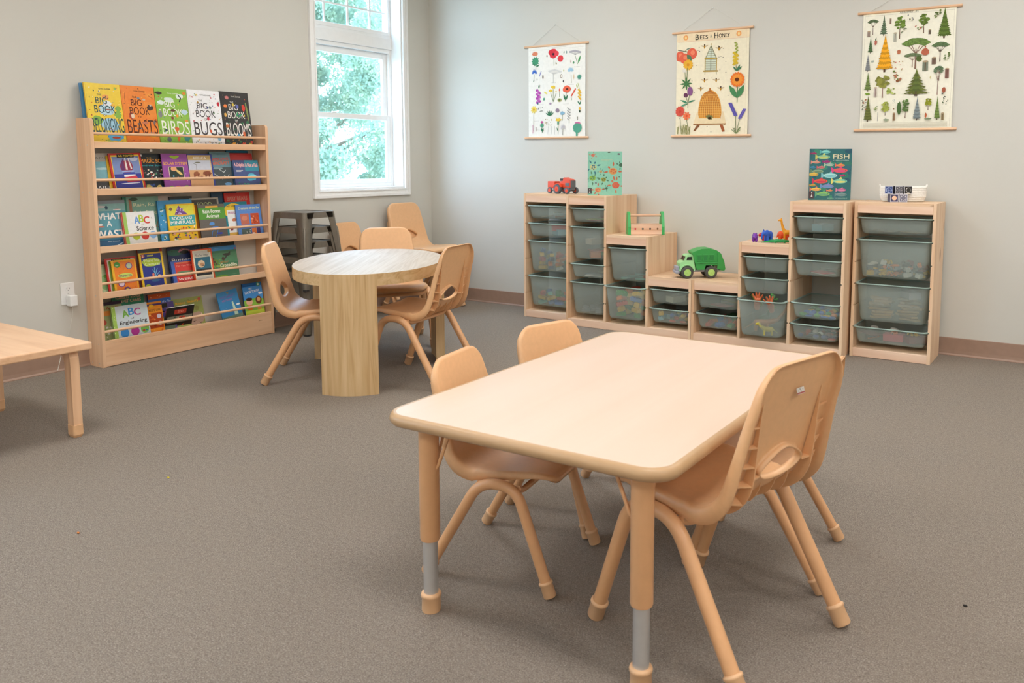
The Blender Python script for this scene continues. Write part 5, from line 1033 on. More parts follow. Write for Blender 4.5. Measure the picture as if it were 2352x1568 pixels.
# ------------------------------------------------------------------ bins
BINS={}
def bin_(x0,x1,zr,h,yf,dep,label,tip=0):
    W=x1-x0; xc=(x0+x1)/2; yc=yf+dep/2; t=empty('storage_bin',(xc,yc,zr-h),0,label,'bin','translucent grey green bins in the pine frames')
    hb=h-.004
    def ring(w,d,r,z): return [(x,y,z) for x,y in rrect(w,d,r,5)]
    k=.018+.12*min(h,.24)
    out=[ring(W-.030-2*k+.02,dep-.030-2*k+.02,.028,.006),ring(W-.020-2*k+.02,dep-.020-2*k+.02,.032,0.0)]
    k=(.010+.10*h)/1.4; B0,B1=W-.024-k*1.4,dep-.024-k*1.4
    outer=[ring(B0-.05,B1-.05,.02,.0),ring(B0-.016,B1-.016,.03,.004),ring(B0,B1,.034,.020),ring(W-.024,dep-.024,.036,hb-.012),ring(W-.022,dep-.022,.036,hb)]
    th=.0026
    inner=[ring(W-.022-2*th,dep-.022-2*th,.034,hb),ring(W-.024-2*th,dep-.024-2*th,.034,hb-.012),ring(B0-2*th,B1-2*th,.032,.021),ring(B0-.016-2*th,B1-.016-2*th,.028,.007),ring(B0-.05-2*th,B1-.05-2*th,.018,.0035)]
    m=MB(); m.loft(outer+inner); m.build('bin_body',M_bin,t,weld=True)
    m=MB(); ro=rrect(W,dep,.04,5); ri=rrect(W-.024,dep-.024,.034,5)
    m.loft([[(x,y,h-.0045) for x,y in ri],[(x,y,h-.0055) for x,y in ro],[(x,y,h-.0015) for x,y in ro],[(x*.994,y*.994,h+.0012) for x,y in ro],[(x,y,h+.0012) for x,y in ri],[(x,y,h-.0045) for x,y in ri]],cap0=False,cap1=False)
    m.build('rim',M_rim,t,weld=True)
    return (xc,yc,zr-h,W-.024-k*1.4-.03,dep-.024-k*1.4-.03,h)
S_,M_,L_=.096,.223,.36
def cb(a,b): return a+.0172-.004,b+.004
c=cb(1.191,1.6050); yD=-.343
BN={}
def reg(k,c,zr,h,yf,dep,lab): BN[k]=bin_(c[0],c[1],zr,h,yf,dep,lab)
SH={S_:'shallow',M_:'deep'}
for k,z,h,w in (('D1',0,S_,'top'),('D2',1,S_,'second'),('D3',2,M_,'third'),('D4',4,M_,'lowest')):
    reg(k,c,RZ[z],h,yD,.29,f'{SH[h]} wide translucent bin, {w} in the far left pine frame')
c=cb(1.6262,1.9265)
for k,z,h,w in (('A1',0,S_,'top'),('A2',1,M_,'second'),('A3',3,S_,'third'),('A4',4,M_,'lowest')):
    reg(k,c,RZ[z],h,YFS+.002,.41,f'{SH[h]} translucent bin, {w} in the tall column of the left stepped frame')
c=cb(1.9265,2.2425)
reg('B1',c,RZ[2],M_,YFS+.002,.41,'deep translucent bin, upper one in the middle column of the left stepped frame')
reg('B2',c,RZ[4],M_,YFS-.045,.41,'deep bin pulled out a little and full of bright toy bricks')
c=cb(2.2425,2.5490)
reg('C1',c,RZ[4],S_,YFS+.002,.41,'shallow translucent bin, upper one in the low column of the left stepped frame')
reg('C2',c,RZ[5],S_,YFS+.002,.41,'shallow translucent bin, lower one in the low column of the left stepped frame')
c=cb(2.5690,2.8770)
reg('E1',c,RZ[4],S_,YFS+.002,.41,'shallow translucent bin, upper one in the low column of the right stepped frame')
reg('E2',c,RZ[5],S_,YFS+.002,.41,'shallow translucent bin, lower one in the low column of the right stepped frame')
c=cb(2.8770,3.1880)
reg('F1',c,RZ[2],S_,YFS+.002,.41,'shallow empty bin, upper one in the middle column of the right stepped frame')
reg('F2',c,RZ[3],S_,YFS-.012,.41,'shallow empty bin, just above the overflowing dinosaur bin')
reg('F3',c,RZ[4],M_,YFS-.085,.41,'deep bin pulled out and overflowing with plastic dinosaurs')
c=cb(3.1880,3.4965)
for k,z,w,o in (('G1',0,'top',.002),('G2',1,'second',.002),('G3',2,'third, above the gap',.002),('G4',4,'fourth, below the gap',-.012),('G5',5,'lowest',-.012)):
    reg(k,c,RZ[z],S_,YFS+o,.41,f'shallow translucent bin, {w}, tall right column of the right stepped frame')
c=cb(3.531,3.9550)
for k,z,h,w,o in (('H1',0,S_,'top',0),('H2',1,M_,'second',0),('H3',3,M_,'third',-.008),('H4',5,S_,'lowest',-.018)):
    reg(k,c,RZ[z],h,-.341+o,.29,f'{SH[h]} wide translucent bin, {w} in the far right pine frame')
# ------------------------------------------------------------------ small toys in the bins
PROT={}
def proto_mesh(kind,col):
    k=(kind,col)
    if k in PROT: return PROT[k]
    m=MB()
    if kind=='brick':
        m.box(-.031,.031,-.0155,.0155,0,.019,0,col)
        for x in (-.0225,-.0075,.0075,.0225):
            for y in (-.0075,.0075): m.cyl((x,y,.0191),(x,y,.0235),.0047,n=8,col=col)
    elif kind=='brick2':
        m.box(-.0155,.0155,-.0155,.0155,0,.024,0,col)
        for x in (-.0075,.0075):
            for y in (-.0075,.0075): m.cyl((x,y,.0241),(x,y,.0285),.0047,n=8,col=col)
    elif kind=='sheet': m.prism(rrect(.13,.085,.008,3),0,.004,0,col)
    elif kind=='box': m.box(-.055,.055,-.035,.035,0,.032,0,col); m.box(-.056,.056,-.036,.036,.0325,.040,0,col)
    elif kind=='track':
        o=[];i_=[]
        for k_ in range(9):
            a=R(-22+5.5*k_); o.append((.17*math.sin(a),.17*math.cos(a)-.15)); i_.append((.13*math.sin(a),.13*math.cos(a)-.15))
        m.prism(o+i_[::-1],0,.011,0,col)
        for rr in (.142,.158): m.tube([(rr*math.sin(R(-20+5*k_)),rr*math.cos(R(-20+5*k_))-.15,.0115) for k_ in range(9)],.0022,5,0,'b08a60')
    elif kind=='paddle': m.prism([(.034*math.cos(a),.021*math.sin(a)) for a in [2*PI*q/18 for q in range(18)]],0,.010,0,col,True); m.prism(rrect(.06,.012,.005,3,.056,0),.001,.009,0,col)
    elif kind=='shell': m.lathe([(.003,0),(.013,.003),(.018,.011),(.015,.019),(.005,.024)],9,0,col)
    elif kind=='stick': m.tube([(-.05,0,.004),(0,.004,.004),(.05,0,.004)],.004,7,0,col); m.ball((.05,0,.0055),.0055,n=8,m=5,col=col); m.ball((-.05,0,.0055),.0055,n=8,m=5,col=col)
    elif kind=='link':
        m.tube([(.018*math.cos(2*PI*q/14),.018*math.sin(2*PI*q/14),.005) for q in range(14)],.005,7,0,col,closed=True)
    elif kind=='digger':
        m.box(-.022,.022,-.011,.011,.006,.016,0,col); m.box(-.004,.012,-.009,.009,.0161,.028,0,col); m.bar((-.018,0,.016),(-.036,0,.03),.006,.006,0,col); m.bar((-.036,0,.03),(-.048,0,.012),.005,.005,0,col)
        for x in (-.015,.015):
            for y in (-.013,.013): m.cyl((x,y-.003,.006),(x,y+.003,.006),.006,n=10,col='2a2a2a')
    me=m.mesh('toy_'+kind,[M_toy]); PROT[k]=me; return me
KN={'brick':('toy_brick','brick'),'brick2':('toy_brick','brick'),'sheet':('plastic_sheet','sheet'),'box':('small_box','box'),'track':('wooden_train_track','train track'),'paddle':('toy_paddle','paddle'),'shell':('toy_cup','toy cup'),'stick':('connector_stick','stick'),'link':('plastic_ring','ring'),'digger':('toy_digger','toy digger')}
CN={'d8452c':'red','ee7a2a':'orange','f2bf2a':'yellow','3fa04a':'green','3f74cc':'blue','e8e4da':'white','7fc8bc':'pale teal','c8a070':'tan','8a2f38':'maroon','e04a5a':'pink','9a9aa4':'grey','2f3236':'black','ded2b4':'cream','3a4a8a':'navy','c8c03a':'lime yellow','7a4a9a':'purple','8ac8e0':'light blue','b8a088':'beige'}
RN=random.Random(11)
def fill(bk,items,cell=.07,lab='',z0=.008,layerh=.031,sc_=1):
    xc,yc,zb,w,d,h=BN[bk]
    nx=max(1,int(w/cell)); ny=max(1,int(d/cell)); cells=[(i,j) for j in range(ny) for i in range(nx)]
    L=0; pool=[]
    for (kind,col) in items:
        if not pool:
            # front rows first: the camera looks in from the front
            pool=sorted(cells,key=lambda q:(q[1]+RN.random()*1.1)); z=z0+layerh*L; L+=1
        i,j=pool.pop(0); cx=-w/2+w*(i+.5)/nx; cy=-d/2+d*(j+.5)/ny
        nm,cat=KN[kind]
        o=bpy.data.objects.new(nm,proto_mesh(kind,col)); COL.objects.link(o)
        big=kind in('sheet','box','track','brick','stick','paddle')
        jt=.006 if kind in('brick','brick2') else .018 if kind in('track','sheet') else .002
        tl=.28 if kind in('brick','brick2') else (.12 if not big else .02)
        o.location=(xc+cx+RN.uniform(-jt,jt),yc+cy+RN.uniform(-jt,jt),zb+z+(.004 if tl>.2 else 0)); o.rotation_euler=(RN.uniform(-tl,tl),RN.uniform(-tl,tl),RN.uniform(-.7,.7) if kind in('track','sheet') else RN.choice((0,PI/2,.7,-.6,1.2,2.2)) if cell>.066 else RN.uniform(0,6))
        o.scale=(sc_,)*3
        tag(o,f'{CN[col]} {cat} {lab}',cat,f'{cat}s {lab}')
Rd,Or,Ye,Gr,Bl,Wt,Te,Ta,Mn,Pk,Gy,Bk_,Cr,Nv,Ly,Pu,Lb,Be='d8452c','ee7a2a','f2bf2a','3fa04a','3f74cc','e8e4da','7fc8bc','c8a070','8a2f38','e04a5a','9a9aa4','2f3236','ded2b4','3a4a8a','c8c03a','7a4a9a','8ac8e0','b8a088'
def mixl(kinds,cols,n): return [(RN.choice(kinds),RN.choice(cols)) for _ in range(n)]
fill('D1',[('stick',Be),('stick',Or),('stick',Pk),('stick',Ye),('stick',Wt)],.11,'in the top bin of the far left frame')
fill('D2',[('box',Lb),('box',Pk)],.17,'in the second bin of the far left frame')
fill('D3',mixl(['brick','brick2'],[Or,Or,Gr,Ye,Wt,Rd,Nv],34),.074,'in the deep upper bin of the far left frame')
fill('D4',mixl(['brick','brick2'],[Rd,Rd,Ye,Bl,Gr,Te],24),.074,'in the lowest bin of the far left frame')
fill('A1',[('sheet',Rd),('sheet',Pk),('sheet',Ly),('sheet',Rd)],.14,'in the top bin of the tall left column',layerh=.008)
fill('A2',[('box',Or),('box',Gr),('sheet',Rd),('sheet',Ta),('box',Be)],.13,'in the deep second bin of the tall left column',layerh=.045)
fill('A3',[('sheet',Wt),('sheet',Cr),('sheet',Gy)],.14,'in the third bin of the tall left column',layerh=.006)
fill('A4',[('paddle',Gy) for _ in range(16)],.10,'in the lowest bin of the tall left column',layerh=.012)
fill('B1',[('paddle',Te),('paddle',Te),('paddle',Te),('paddle',Pk),('paddle',Te)],.10,'in the upper middle column bin of the left frame',layerh=.012)
fill('B2',mixl(['brick','brick2'],[Ye,Ye,Rd,Or,Or,Gr,Bl,Rd,Ye],30),.082,'in the pulled out brick bin',layerh=.036,sc_=1.22)
fill('C1',[('box',Cr),('sheet',Wt)],.12,'in the upper low column bin of the left frame')
fill('C2',mixl(['brick2','link','shell'],[Bl,Bl,Ye,Wt,Rd,Lb],18),.06,'in the lower low column bin of the left frame')
fill('E1',[('sheet',Be),('sheet',Ta),('sheet',Pk),('sheet',Ly)],.13,'in the upper low column bin of the right frame',layerh=.006)
fill('E2',mixl(['brick'],[Gr,Or,Rd,Bl,Pu],10)+[('box',Gr),('box',Or)],.075,'in the lower low column bin of the right frame')
fill('G1',[('box',Lb)],.14,'in the top bin of the tall right column')
fill('G3',[('sheet',Be),('sheet',Wt),('sheet',Pk),('stick',Wt)],.13,'in the third bin of the tall right column',layerh=.006)
fill('G4',mixl(['shell','link'],[Bl,Bl,Ye,Gr,Lb,Or,Gy],34),.045,'in the fourth bin of the tall right column',layerh=.026)
fill('G5',mixl(['shell','link'],[Mn,Bk_,Wt,Gy,Nv,Rd],34),.045,'in the lowest bin of the tall right column',layerh=.026)
fill('H1',[('sheet',Be),('sheet',Ta)],.17,'in the top bin of the far right frame')
fill('H2',mixl(['digger','digger','brick2','link'],[Ye,Ye,Wt,Mn,Bk_,Or,Gy],38),.062,'in the deep upper bin of the far right frame')
fill('H3',[('track',Ta) for _ in range(9)]+[('track',Be) for _ in range(7)]+[('box',Gy)],.135,'in the deep lower bin of the far right frame',layerh=.016)
fill('H4',[('box',Mn),('box',Pk),('stick',Or),('digger',Or),('sheet',Mn),('digger',Ye),('link',Wt),('link',Wt)],.11,'in the lowest bin of the far right frame')
# ------------------------------------------------------------------ skinned little animals
VOX=.0013
def creature(name,nodes,edges,col,sub=1,parent=None):
    """nodes: (x,y,z,rx,ry)"""
    m=MB()
    for a in nodes: m.ball(a[:3],a[3],a[3],a[4] if len(a)>4 else a[3],16,10)
    for a,b in edges:
        A,B=V(nodes[a][:3]),V(nodes[b][:3]); ra,rb=nodes[a][3],nodes[b][3]; qa=nodes[a][4] if len(nodes[a])>4 else ra; qb=nodes[b][4] if len(nodes[b])>4 else rb
        k=max(3,int((B-A).length/ (min(ra,rb)*.35)))
        for i in range(1,k):
            t=i/k; m.ball(A.lerp(B,t),ra+(rb-ra)*t,ra+(rb-ra)*t,qa+(qb-qa)*t,12,8)
    o=m.build(name,col); r_=o.modifiers.new('r','REMESH'); r_.mode='VOXEL'; r_.voxel_size=VOX; o.modifiers.new('s','SMOOTH').iterations=4
    dg=bpy.context.evaluated_depsgraph_get(); nm=bpy.data.meshes.new_from_object(o.evaluated_get(dg)); bpy.data.objects.remove(o)
    for p in nm.polygons: p.use_smooth=True
    nm.materials.clear(); nm.materials.append(col); ob=bpy.data.objects.new(name,nm); COL.objects.link(ob)
    if parent: ob.parent=parent
    return ob
def pl(n,c,r=.35): return plain('toy_'+n,c,r,var=.01)
def animal(name,loc,rz,label,cat,nodes,edges,col,s=1,grp=None,extras=()):
    b=creature(name,[tuple(v*s for v in n) for n in nodes],edges,col); zmin=min(v.co.z for v in b.data.vertices)
    b.location=(loc[0],loc[1],loc[2]-zmin+.0003); b.rotation_euler=(0,0,rz); tag(b,label,cat,grp)
    for nm,mb_,mat in extras: o=mb_.build(nm,mat,b)
    return b
def quad(L,H,body,leg,neck,head,tail=(-.2,.6)):
    n=[(0,0,H,body,body*1.02),(L*.34,0,H,body*.92,body),(-L*.36,0,H,body*.95,body)]; e=[(0,1),(0,2)]
    for x,src in ((L*.40,1),(-L*.42,2)):
        for y in (-1,1):
            i=len(n); yy=y*(body*.95-leg); n+=[(x,yy,H-body*.45,leg*1.1),(x,yy,leg,leg)]; e+=[(i,i+1)]
    p=1
    for (x,z,r) in neck+head: n.append((x,0,z,r)); e.append((p,len(n)-1)); p=len(n)-1
    n.append((-L*.36-body*.8+tail[0]*body,0,H*tail[1],leg*.3)); n.append((-L*.36-body*.7,0,H,leg*.5)); e.append((len(n)-1,len(n)-2)); return n,e
Gp='little plastic animals on the pine step'
zt=.648
n,e=quad(.034,.046,.0195,.0085,[],[(.030,.056,.0145),(.043,.050,.009),(.049,.036,.0062),(.050,.020,.0048)])
m=MB()
for q in (-1,1):
    m.M=Matrix.Translation((.024,q*.0165,.058))@Matrix.Rotation(-q*.5,4,'Z'); m.ball((0,0,0),.0145,.0035,.0165)
animal('toy_elephant',(3.026,-.352,zt),R(238),'blue toy elephant in front of the orange hippo','toy animal',n,e,pl('blue','2f62cc'),1.0,Gp,[('ear',m,pl('blue','2f62cc'))])
n,e=quad(.030,.036,.0165,.0075,[],[(.030,.040,.0125),(.043,.033,.0098),(.050,.031,.0065)])
m=MB(); m.tube([(.052,0,.036),(.054,0,.050)],[.004,.001],8)
for q in (-1,1): m.ball((.024,q*.009,.053),.003,.003,.005,8,5)
animal('toy_rhino',(2.958,-.400,zt),R(292),'purple toy rhino at the left end of the animals','toy animal',n,e,pl('purple','7a35a8'),1.02,Gp,[('horn',m,pl('purple','7a35a8'))])
n,e=quad(.036,.034,.0195,.0095,[],[(.032,.038,.015),(.046,.034,.014)])
animal('toy_hippo',(3.088,-.262,zt),R(25),'orange toy hippo behind the blue elephant and the giraffe','toy animal',n,e,pl('orange','ef5a24'),1.15,Gp)
n,e=quad(.034,.032,.015,.007,[],[(.030,.038,.011),(.042,.034,.009)])
animal('toy_buffalo',(2.988,-.292,zt),R(235),'red toy animal peeking out behind the blue elephant','toy animal',n,e,pl('red','c8202a'),1.05,Gp)
n,e=quad(.040,.056,.0135,.0050,[(.026,.078,.0085),(.033,.105,.0066)],[(.037,.128,.0072),(.050,.125,.0055)],(-.1,.75))
m=MB()
for q in (-1,1): m.tube([(.038,q*.004,.131),(.038,q*.005,.143)],.0015,6); m.ball((.038,q*.005,.144),.0024,n=8,m=5)
animal('toy_giraffe',(3.128,-.302,zt),R(192),'tall yellow toy giraffe at the back of the animals','toy animal',n,e,pl('amber','f2a41e'),1.05,Gp,[('horns',m,pl('amber','f2a41e'))])
n=[(0,0,.011,.0125,.010),(.035,0,.011,.0115,.009),(.055,0,.011,.009,.007),(.078,0,.009,.0065,.004),(-.035,0,.010,.010,.009),(-.065,0,.007,.006,.005),(-.092,0,.004,.003,.002)]
e=[(0,1),(1,2),(2,3),(0,4),(4,5),(5,6)]
for x,src in ((.028,1),(-.026,4)):
    for s in (-1,1): i=len(n); n+=[(x+.004,s*.017,.008,.0045,.004),(x+.010,s*.021,.003,.0038,.003)]; e+=[(src,i),(i,i+1)]
m=MB()
for k in range(9): m.lathe([(.003,0),(.0005,.005)],5,c=(-.05+k*.0115,0,.0185+.003*math.sin(k/8*PI)))
animal('toy_crocodile',(3.098,-.395,zt),R(32),'green toy crocodile lying in front of the other animals','toy animal',n,e,pl('green','16914a'),1.05,Gp,[('back_ridge',m,pl('green','16914a'))])
# dinosaurs in the open bin
xc,yc,zb,w,d,h=BN['F3']
GD='plastic dinosaurs in the open bin'
VOX=.002
n,e=quad(.09,.055,.024,.010,[(.10,.075,.013),(.14,.125,.010)],[(.165,.165,.012),(.185,.160,.008)],(-2.4,.3))
b=animal('toy_dinosaur',(xc-.03,yc-.055,zb+.012),R(28),'brown long necked toy dinosaur in the open bin','toy dinosaur',n,e,pl('brown','a8683a'),.95,GD)
n,e=quad(.05,.036,.015,.006,[(.04,.05,.009)],[(.052,.068,.009),(.066,.064,.006)],(-1.8,.4))
animal('toy_dinosaur',(xc+.045,yc-.155,zb+.012),R(200),'yellow toy dinosaur at the front of the open bin','toy dinosaur',n,e,pl('lemon','d8c02a'),1.05,GD)
animal('toy_dinosaur',(xc-.07,yc+.10,zb+.012),R(80),'dark green toy dinosaur at the back of the open bin','toy dinosaur',n,e,pl('forest','3a6a44'),1.5,GD)
animal('toy_dinosaur',(xc-.055,yc-.06,zb+.165),R(150),'green and yellow toy dinosaur on top of the open bin pile','toy dinosaur',n,e,pl('olive','7f9a2e'),.95,GD)
def claw(loc,rz,col,lab,s=1):
    n=[(0,0,0,.017),(.012,0,.030,.021,.011),(.02,0,.052,.018,.008)]; e=[(0,1),(1,2)]
    for k,(y,z,x) in enumerate(((-.026,.082,.02),(-.009,.092,.024),(.009,.090,.024),(.025,.078,.02))):
        i=len(n); n+=[(.02,y*.5,.058,.0075),(x,y*.85,z*.86,.0066),(x+.006,y*1.15,z+.004,.0048)]; e+=[(2,i),(i,i+1),(i+1,i+2)]
    return animal('toy_dinosaur',loc,rz,lab,'toy dinosaur',n,e,pl('rust','c8653a'),s,GD)
claw((xc-.030,yc-.145,zb+.155),R(-65),None,'rust orange toy creature with raised fingers sticking up from the bin, left one')
c2_=claw((xc+.062,yc-.150,zb+.148),R(-50),None,'rust orange toy creature with raised fingers sticking up from the bin, right one'); c2_.rotation_euler=(R(22),0,R(-50))
m=MB(); m.tube([(0,0,0),(.01,0,.05),(.03,0,.10)],.003,7)
for k in range(9):
    a=k*1.3; z=.02+.01*k; m.add([(.01+.02*k/9,0,z),(.01+.02*k/9+.022*math.cos(a),.022*math.sin(a),z+.012),(.01+.02*k/9+.03*math.cos(a),.03*math.sin(a),z+.006),(.01+.02*k/9+.02*math.cos(a+.3),.02*math.sin(a+.3),z-.004)],[(0,1,2,3)])
o=m.build('toy_plant',pl('leafgreen','5fa05a'),None,(xc+.03,yc-.09,zb+.150)); tag(o,'green toy plant between the rust orange creatures in the bin','toy plant')
# ------------------------------------------------------------------ toy tractor with trailer
def wheel(parent,x,y,r,w,tire,hub,name='wheel',lugs=0):
    m=MB(); m.lathe([(r*.55,-w/2),(r*.8,-w/2),(r*.95,-w*.42),(r,-w*.2),(r,w*.2),(r*.95,w*.42),(r*.8,w/2),(r*.55,w/2)],28,axis='y',c=(x,y,r))
    for k in range(lugs):
        a=2*PI*k/lugs; m.M=Matrix.Translation((x,y,r))@Matrix.Rotation(a,4,'Y'); m.box(r*.97,r*1.03,-w*.45,w*.45,-r*.05,r*.05)
    m.M=Matrix.Identity(4); o=m.build(name,tire,parent)
    s=-1 if y<0 else 1
    m=MB(); m.lathe([(r*.56,-w*.51),(r*.5,-w*.46),(r*.2,-w*.46),(r*.16,-w*.58),(r*.05,-w*.6),(r*.05,w*.6),(r*.16,w*.58),(r*.2,w*.46),(r*.5,w*.46),(r*.56,w*.51)],22,axis='y',c=(x,y,r)); m.build('hub',hub,o)
def tractor():
    red=pl('tractor_red','e8502e'); grey=pl('tractor_grey','6a6a70',.5); tire=pl('tire_grey','5c5c62',.6)
    t=empty('toy_tractor',(1.455,-.245,.9045),R(-12),'orange red toy tractor pulling a trailer on top of the far left frame','toy tractor')
    # body
    m=MB(); pr=[(.030,.045),(.108,.045),(.108,.098),(.100,.104),(.060,.110),(.050,.118),(.038,.112),(.034,.092),(.010,.088),(.0,.070),(.0,.045)]
    m.prism(pr,-.024,.024,axis='y'); m.build('tractor_body',red,t,bevel=.005,seg=3)
    m=MB(); m.box(.1085,.117,-.022,.022,.045,.095); m.box(.06,.10,-.0265,-.0245,.055,.078); m.box(.06,.10,.0245,.0265,.055,.078); m.box(.0,.117,-.018,.018,.030,.0445); m.build('grille_and_chassis',grey,t,bevel=.003)
    m=MB(); m.box(-.002,.018,-.014,.014,.0885,.094); m.box(-.004,.001,-.014,.014,.094,.108); m.tube([(.026,0,.092),(.020,0,.106)],.0025,8); m.tube([(.020+.002*math.cos(a),.011*math.sin(a),.107+.004*math.cos(a)) for a in [2*PI*k/12 for k in range(12)]],.0018,6,closed=True); m.build('seat_and_wheel',grey,t)
    for s in (-1,1):
        m=MB(); m.prism([(-.002+.040*math.cos(R(q)),.036+.040*math.sin(R(q))) for q in range(20,161,14)]+[(-.002+.034*math.cos(R(q)),.036+.034*math.sin(R(q))) for q in range(160,19,-14)],*sorted((s*.028,s*.046)),axis='y'); m.build('fender',red,t,bevel=.001)
        wheel(t,-.002,s*.040,.034,.026,tire,red,lugs=14); wheel(t,.096,s*.043,.024,.018,tire,red)
        wheel(t,-.085,s*.036,.023,.014,tire,red,'trailer_wheel')
    m=MB(); m.cyl((.096,-.036,.024),(.096,.036,.024),.005); m.cyl((-.002,-.03,.034),(-.002,.03,.034),.006); m.cyl((-.085,-.03,.023),(-.085,.03,.023),.004); m.bar((-.03,0,.035),(-.06,0,.035),.01,.006); m.build('axles',grey,t)
    m=MB(); m.box(-.118,-.045,-.026,.026,.036,.041); m.box(-.118,-.114,-.026,.026,.0411,.088); m.box(-.049,-.045,-.026,.026,.0411,.088); m.box(-.1139,-.0491,-.026,-.022,.0411,.088); m.box(-.1139,-.0491,.022,.026,.0411,.088); m.build('trailer_box',red,t,bevel=.002)
tractor()
# ------------------------------------------------------------------ toy recycling truck
def truck():
    lg=pl('mint','a8e0a0',.4); gn=pl('truck_green','3aa04c',.4); gr=pl('truck_grey','a8a8b4',.5); tire=pl('tire_dark','4a4a46',.65); dk=pl('window_black','1c1e1c',.3); hb=pl('hub_lime','b4dc7a',.4)
    # axle line runs up and to the right in plan; cab points to -x local
    t=empty('toy_garbage_truck',(2.560,-.325,.3905),R(37),'green toy garbage truck with pale mint cab on the low shelf','toy truck')
    m=MB(); m.box(-.135,.12,-.040,.040,.040,.056); m.box(-.162,-.135,-.055,.055,.030,.050); m.box(-.156,-.137,-.045,.045,.0502,.078); m.cyl((.065,-.05,.040),(.065,.05,.040),.006); m.cyl((-.090,-.05,.040),(-.090,.05,.040),.006); m.build('chassis',gr,t,bevel=.005,seg=3)
    pr=[(-.135,.0565),(-.1365,.095),(-.130,.104),(-.112,.110),(-.108,.116),(-.098,.142),(-.088,.150),(-.055,.152),(-.050,.148),(-.034,.0565)]
    m=MB(); m.prism(pr,-.052,.052,axis='y'); m.build('cab',lg,t,bevel=.011,seg=4)
    m=MB()
    for s in (-1,1):
        y0,y1=sorted((s*.0522,s*.0532)); m.prism([(-.094,.118),(-.088,.138),(-.060,.140),(-.056,.118)],y0,y1,axis='y')
        y0,y1=sorted((s*.006,s*.040)); 
        m.add([(-.1095,y0,.116),(-.1095,y1,.116),(-.0995,y1,.140),(-.0995,y0,.140),(-.1115,y0,.1155),(-.1115,y1,.1155),(-.1015,y1,.1405),(-.1015,y0,.1405)],[(0,1,2,3),(7,6,5,4),(0,4,5,1),(1,5,6,2),(2,6,7,3),(3,7,4,0)])
    m.build('cab_windows',dk,t)
    for s in (-1,1):
        m=MB(); m.prism([(-.090+.050*math.cos(R(q)),.045+.047*math.sin(R(q))) for q in range(5,176,17)]+[(-.090+.042*math.cos(R(q)),.045+.041*math.sin(R(q))) for q in range(175,4,-17)],*sorted((s*.045,s*.066)),axis='y'); m.build('front_fender',lg,t,bevel=.002)
    pr=[(-.028,.057),(-.052,.150),(-.060,.165),(-.050,.172),(.00,.190),(.05,.193),(.10,.180),(.128,.160),(.150,.105),(.158,.060),(.150,.050),(.125,.052),(.105,.085),(.03,.085),(.02,.057)]
    m=MB(); m.prism(pr,-.064,.064,axis='y'); h_=m.build('hopper',gn,t,bevel=.008,seg=3)
    m=MB()
    for s in (-1,1):
        for x0 in (-.030,.010,.050):
            y0,y1=sorted((s*.0642,s*.0672)); 
            for b in ((x0,x0+.034,.150,.154),(x0,x0+.034,.110,.114),(x0,x0+.004,.1141,.1499),(x0+.030,x0+.034,.1141,.1499)): m.box(b[0],b[1],y0,y1,b[2],b[3])
        y0,y1=sorted((s*.0642,s*.0700)); m.box(-.035,.112,y0,y1,.098,.105); m.prism([(.104,.06),(.104,.165),(.118,.160),(.140,.11),(.150,.06)],y0,y1,axis='y')
    m.build('side_ribs',gn,h_,bevel=.0012)
    m=MB()
    for s in (-1,1):
        for x0 in (-.024,.016,.056): y0,y1=sorted((s*.0641,s*.0648)); m.box(x0,x0+.022,y0,y1,.118,.146)
    m.build('side_recess',pl('truck_green_dark','2f8a44',.5),h_)
    for s in (-1,1): wheel(t,-.090,s*.057,.040,.030,tire,hb); wheel(t,.065,s*.057,.040,.030,tire,hb)
    m=MB(); m.box(.112,.145,-.03,.03,.036,.0495); m.build('rear_step',pl('truck_white','e8e8ea'),t,bevel=.002)
truck()
# ------------------------------------------------------------------ wooden tool carrier
def toolbox():
    gn=pl('tool_green','44b060',.35); W3_=PINEF['x']
    t=empty('toy_tool_box',(2.150,-.290,.6475),R(37),'wooden toy tool box with green ends and round handle on the middle step','toy tool box')
    for s in (-1,1):
        m=MB(); pr=[(-.055,0),(.055,0),(.055,.055),(.030,.130)]+[(.030*math.cos(R(q)),.128+.026*math.sin(R(q))) for q in (25,50,75,90,105,130,155)]+[(-.030,.130),(-.055,.055)]
        x0,x1=sorted((s*.1050,s*.1230)); m.prism(pr,x0,x1,axis='x'); m.build('end_panel',gn,t,bevel=.004,seg=3)
    m=MB(); m.cyl((-.105,0,.128),(.105,0,.128),.0085,n=18); m.build('handle',W3_,t)
    m=MB(); m.box(-.1048,.1048,-.054,-.044,.002,.070); m.build('front_board',W3_,t,bevel=.001)
    m=MB(); m.box(-.1048,.1048,.044,.054,.002,.070); m.build('back_board',W3_,t,bevel=.001)
    m=MB(); m.box(-.1048,.1048,-.0438,.0438,.004,.012); m.build('bottom_board',W3_,t)
    for x,c_ in ((-.075,'c8203a'),(-.025,'3a4a44'),(.025,'2a1e18'),(.075,'7a5030')):
        m=MB(); m.prism([(x+.0068*math.cos(a),.040+.0068*math.sin(a)) for a in [2*PI*k/16 for k in range(16)]],-.0546,-.0541,0,c_,axis='y'); m.build('peg_hole',M_toy,t)
toolbox()
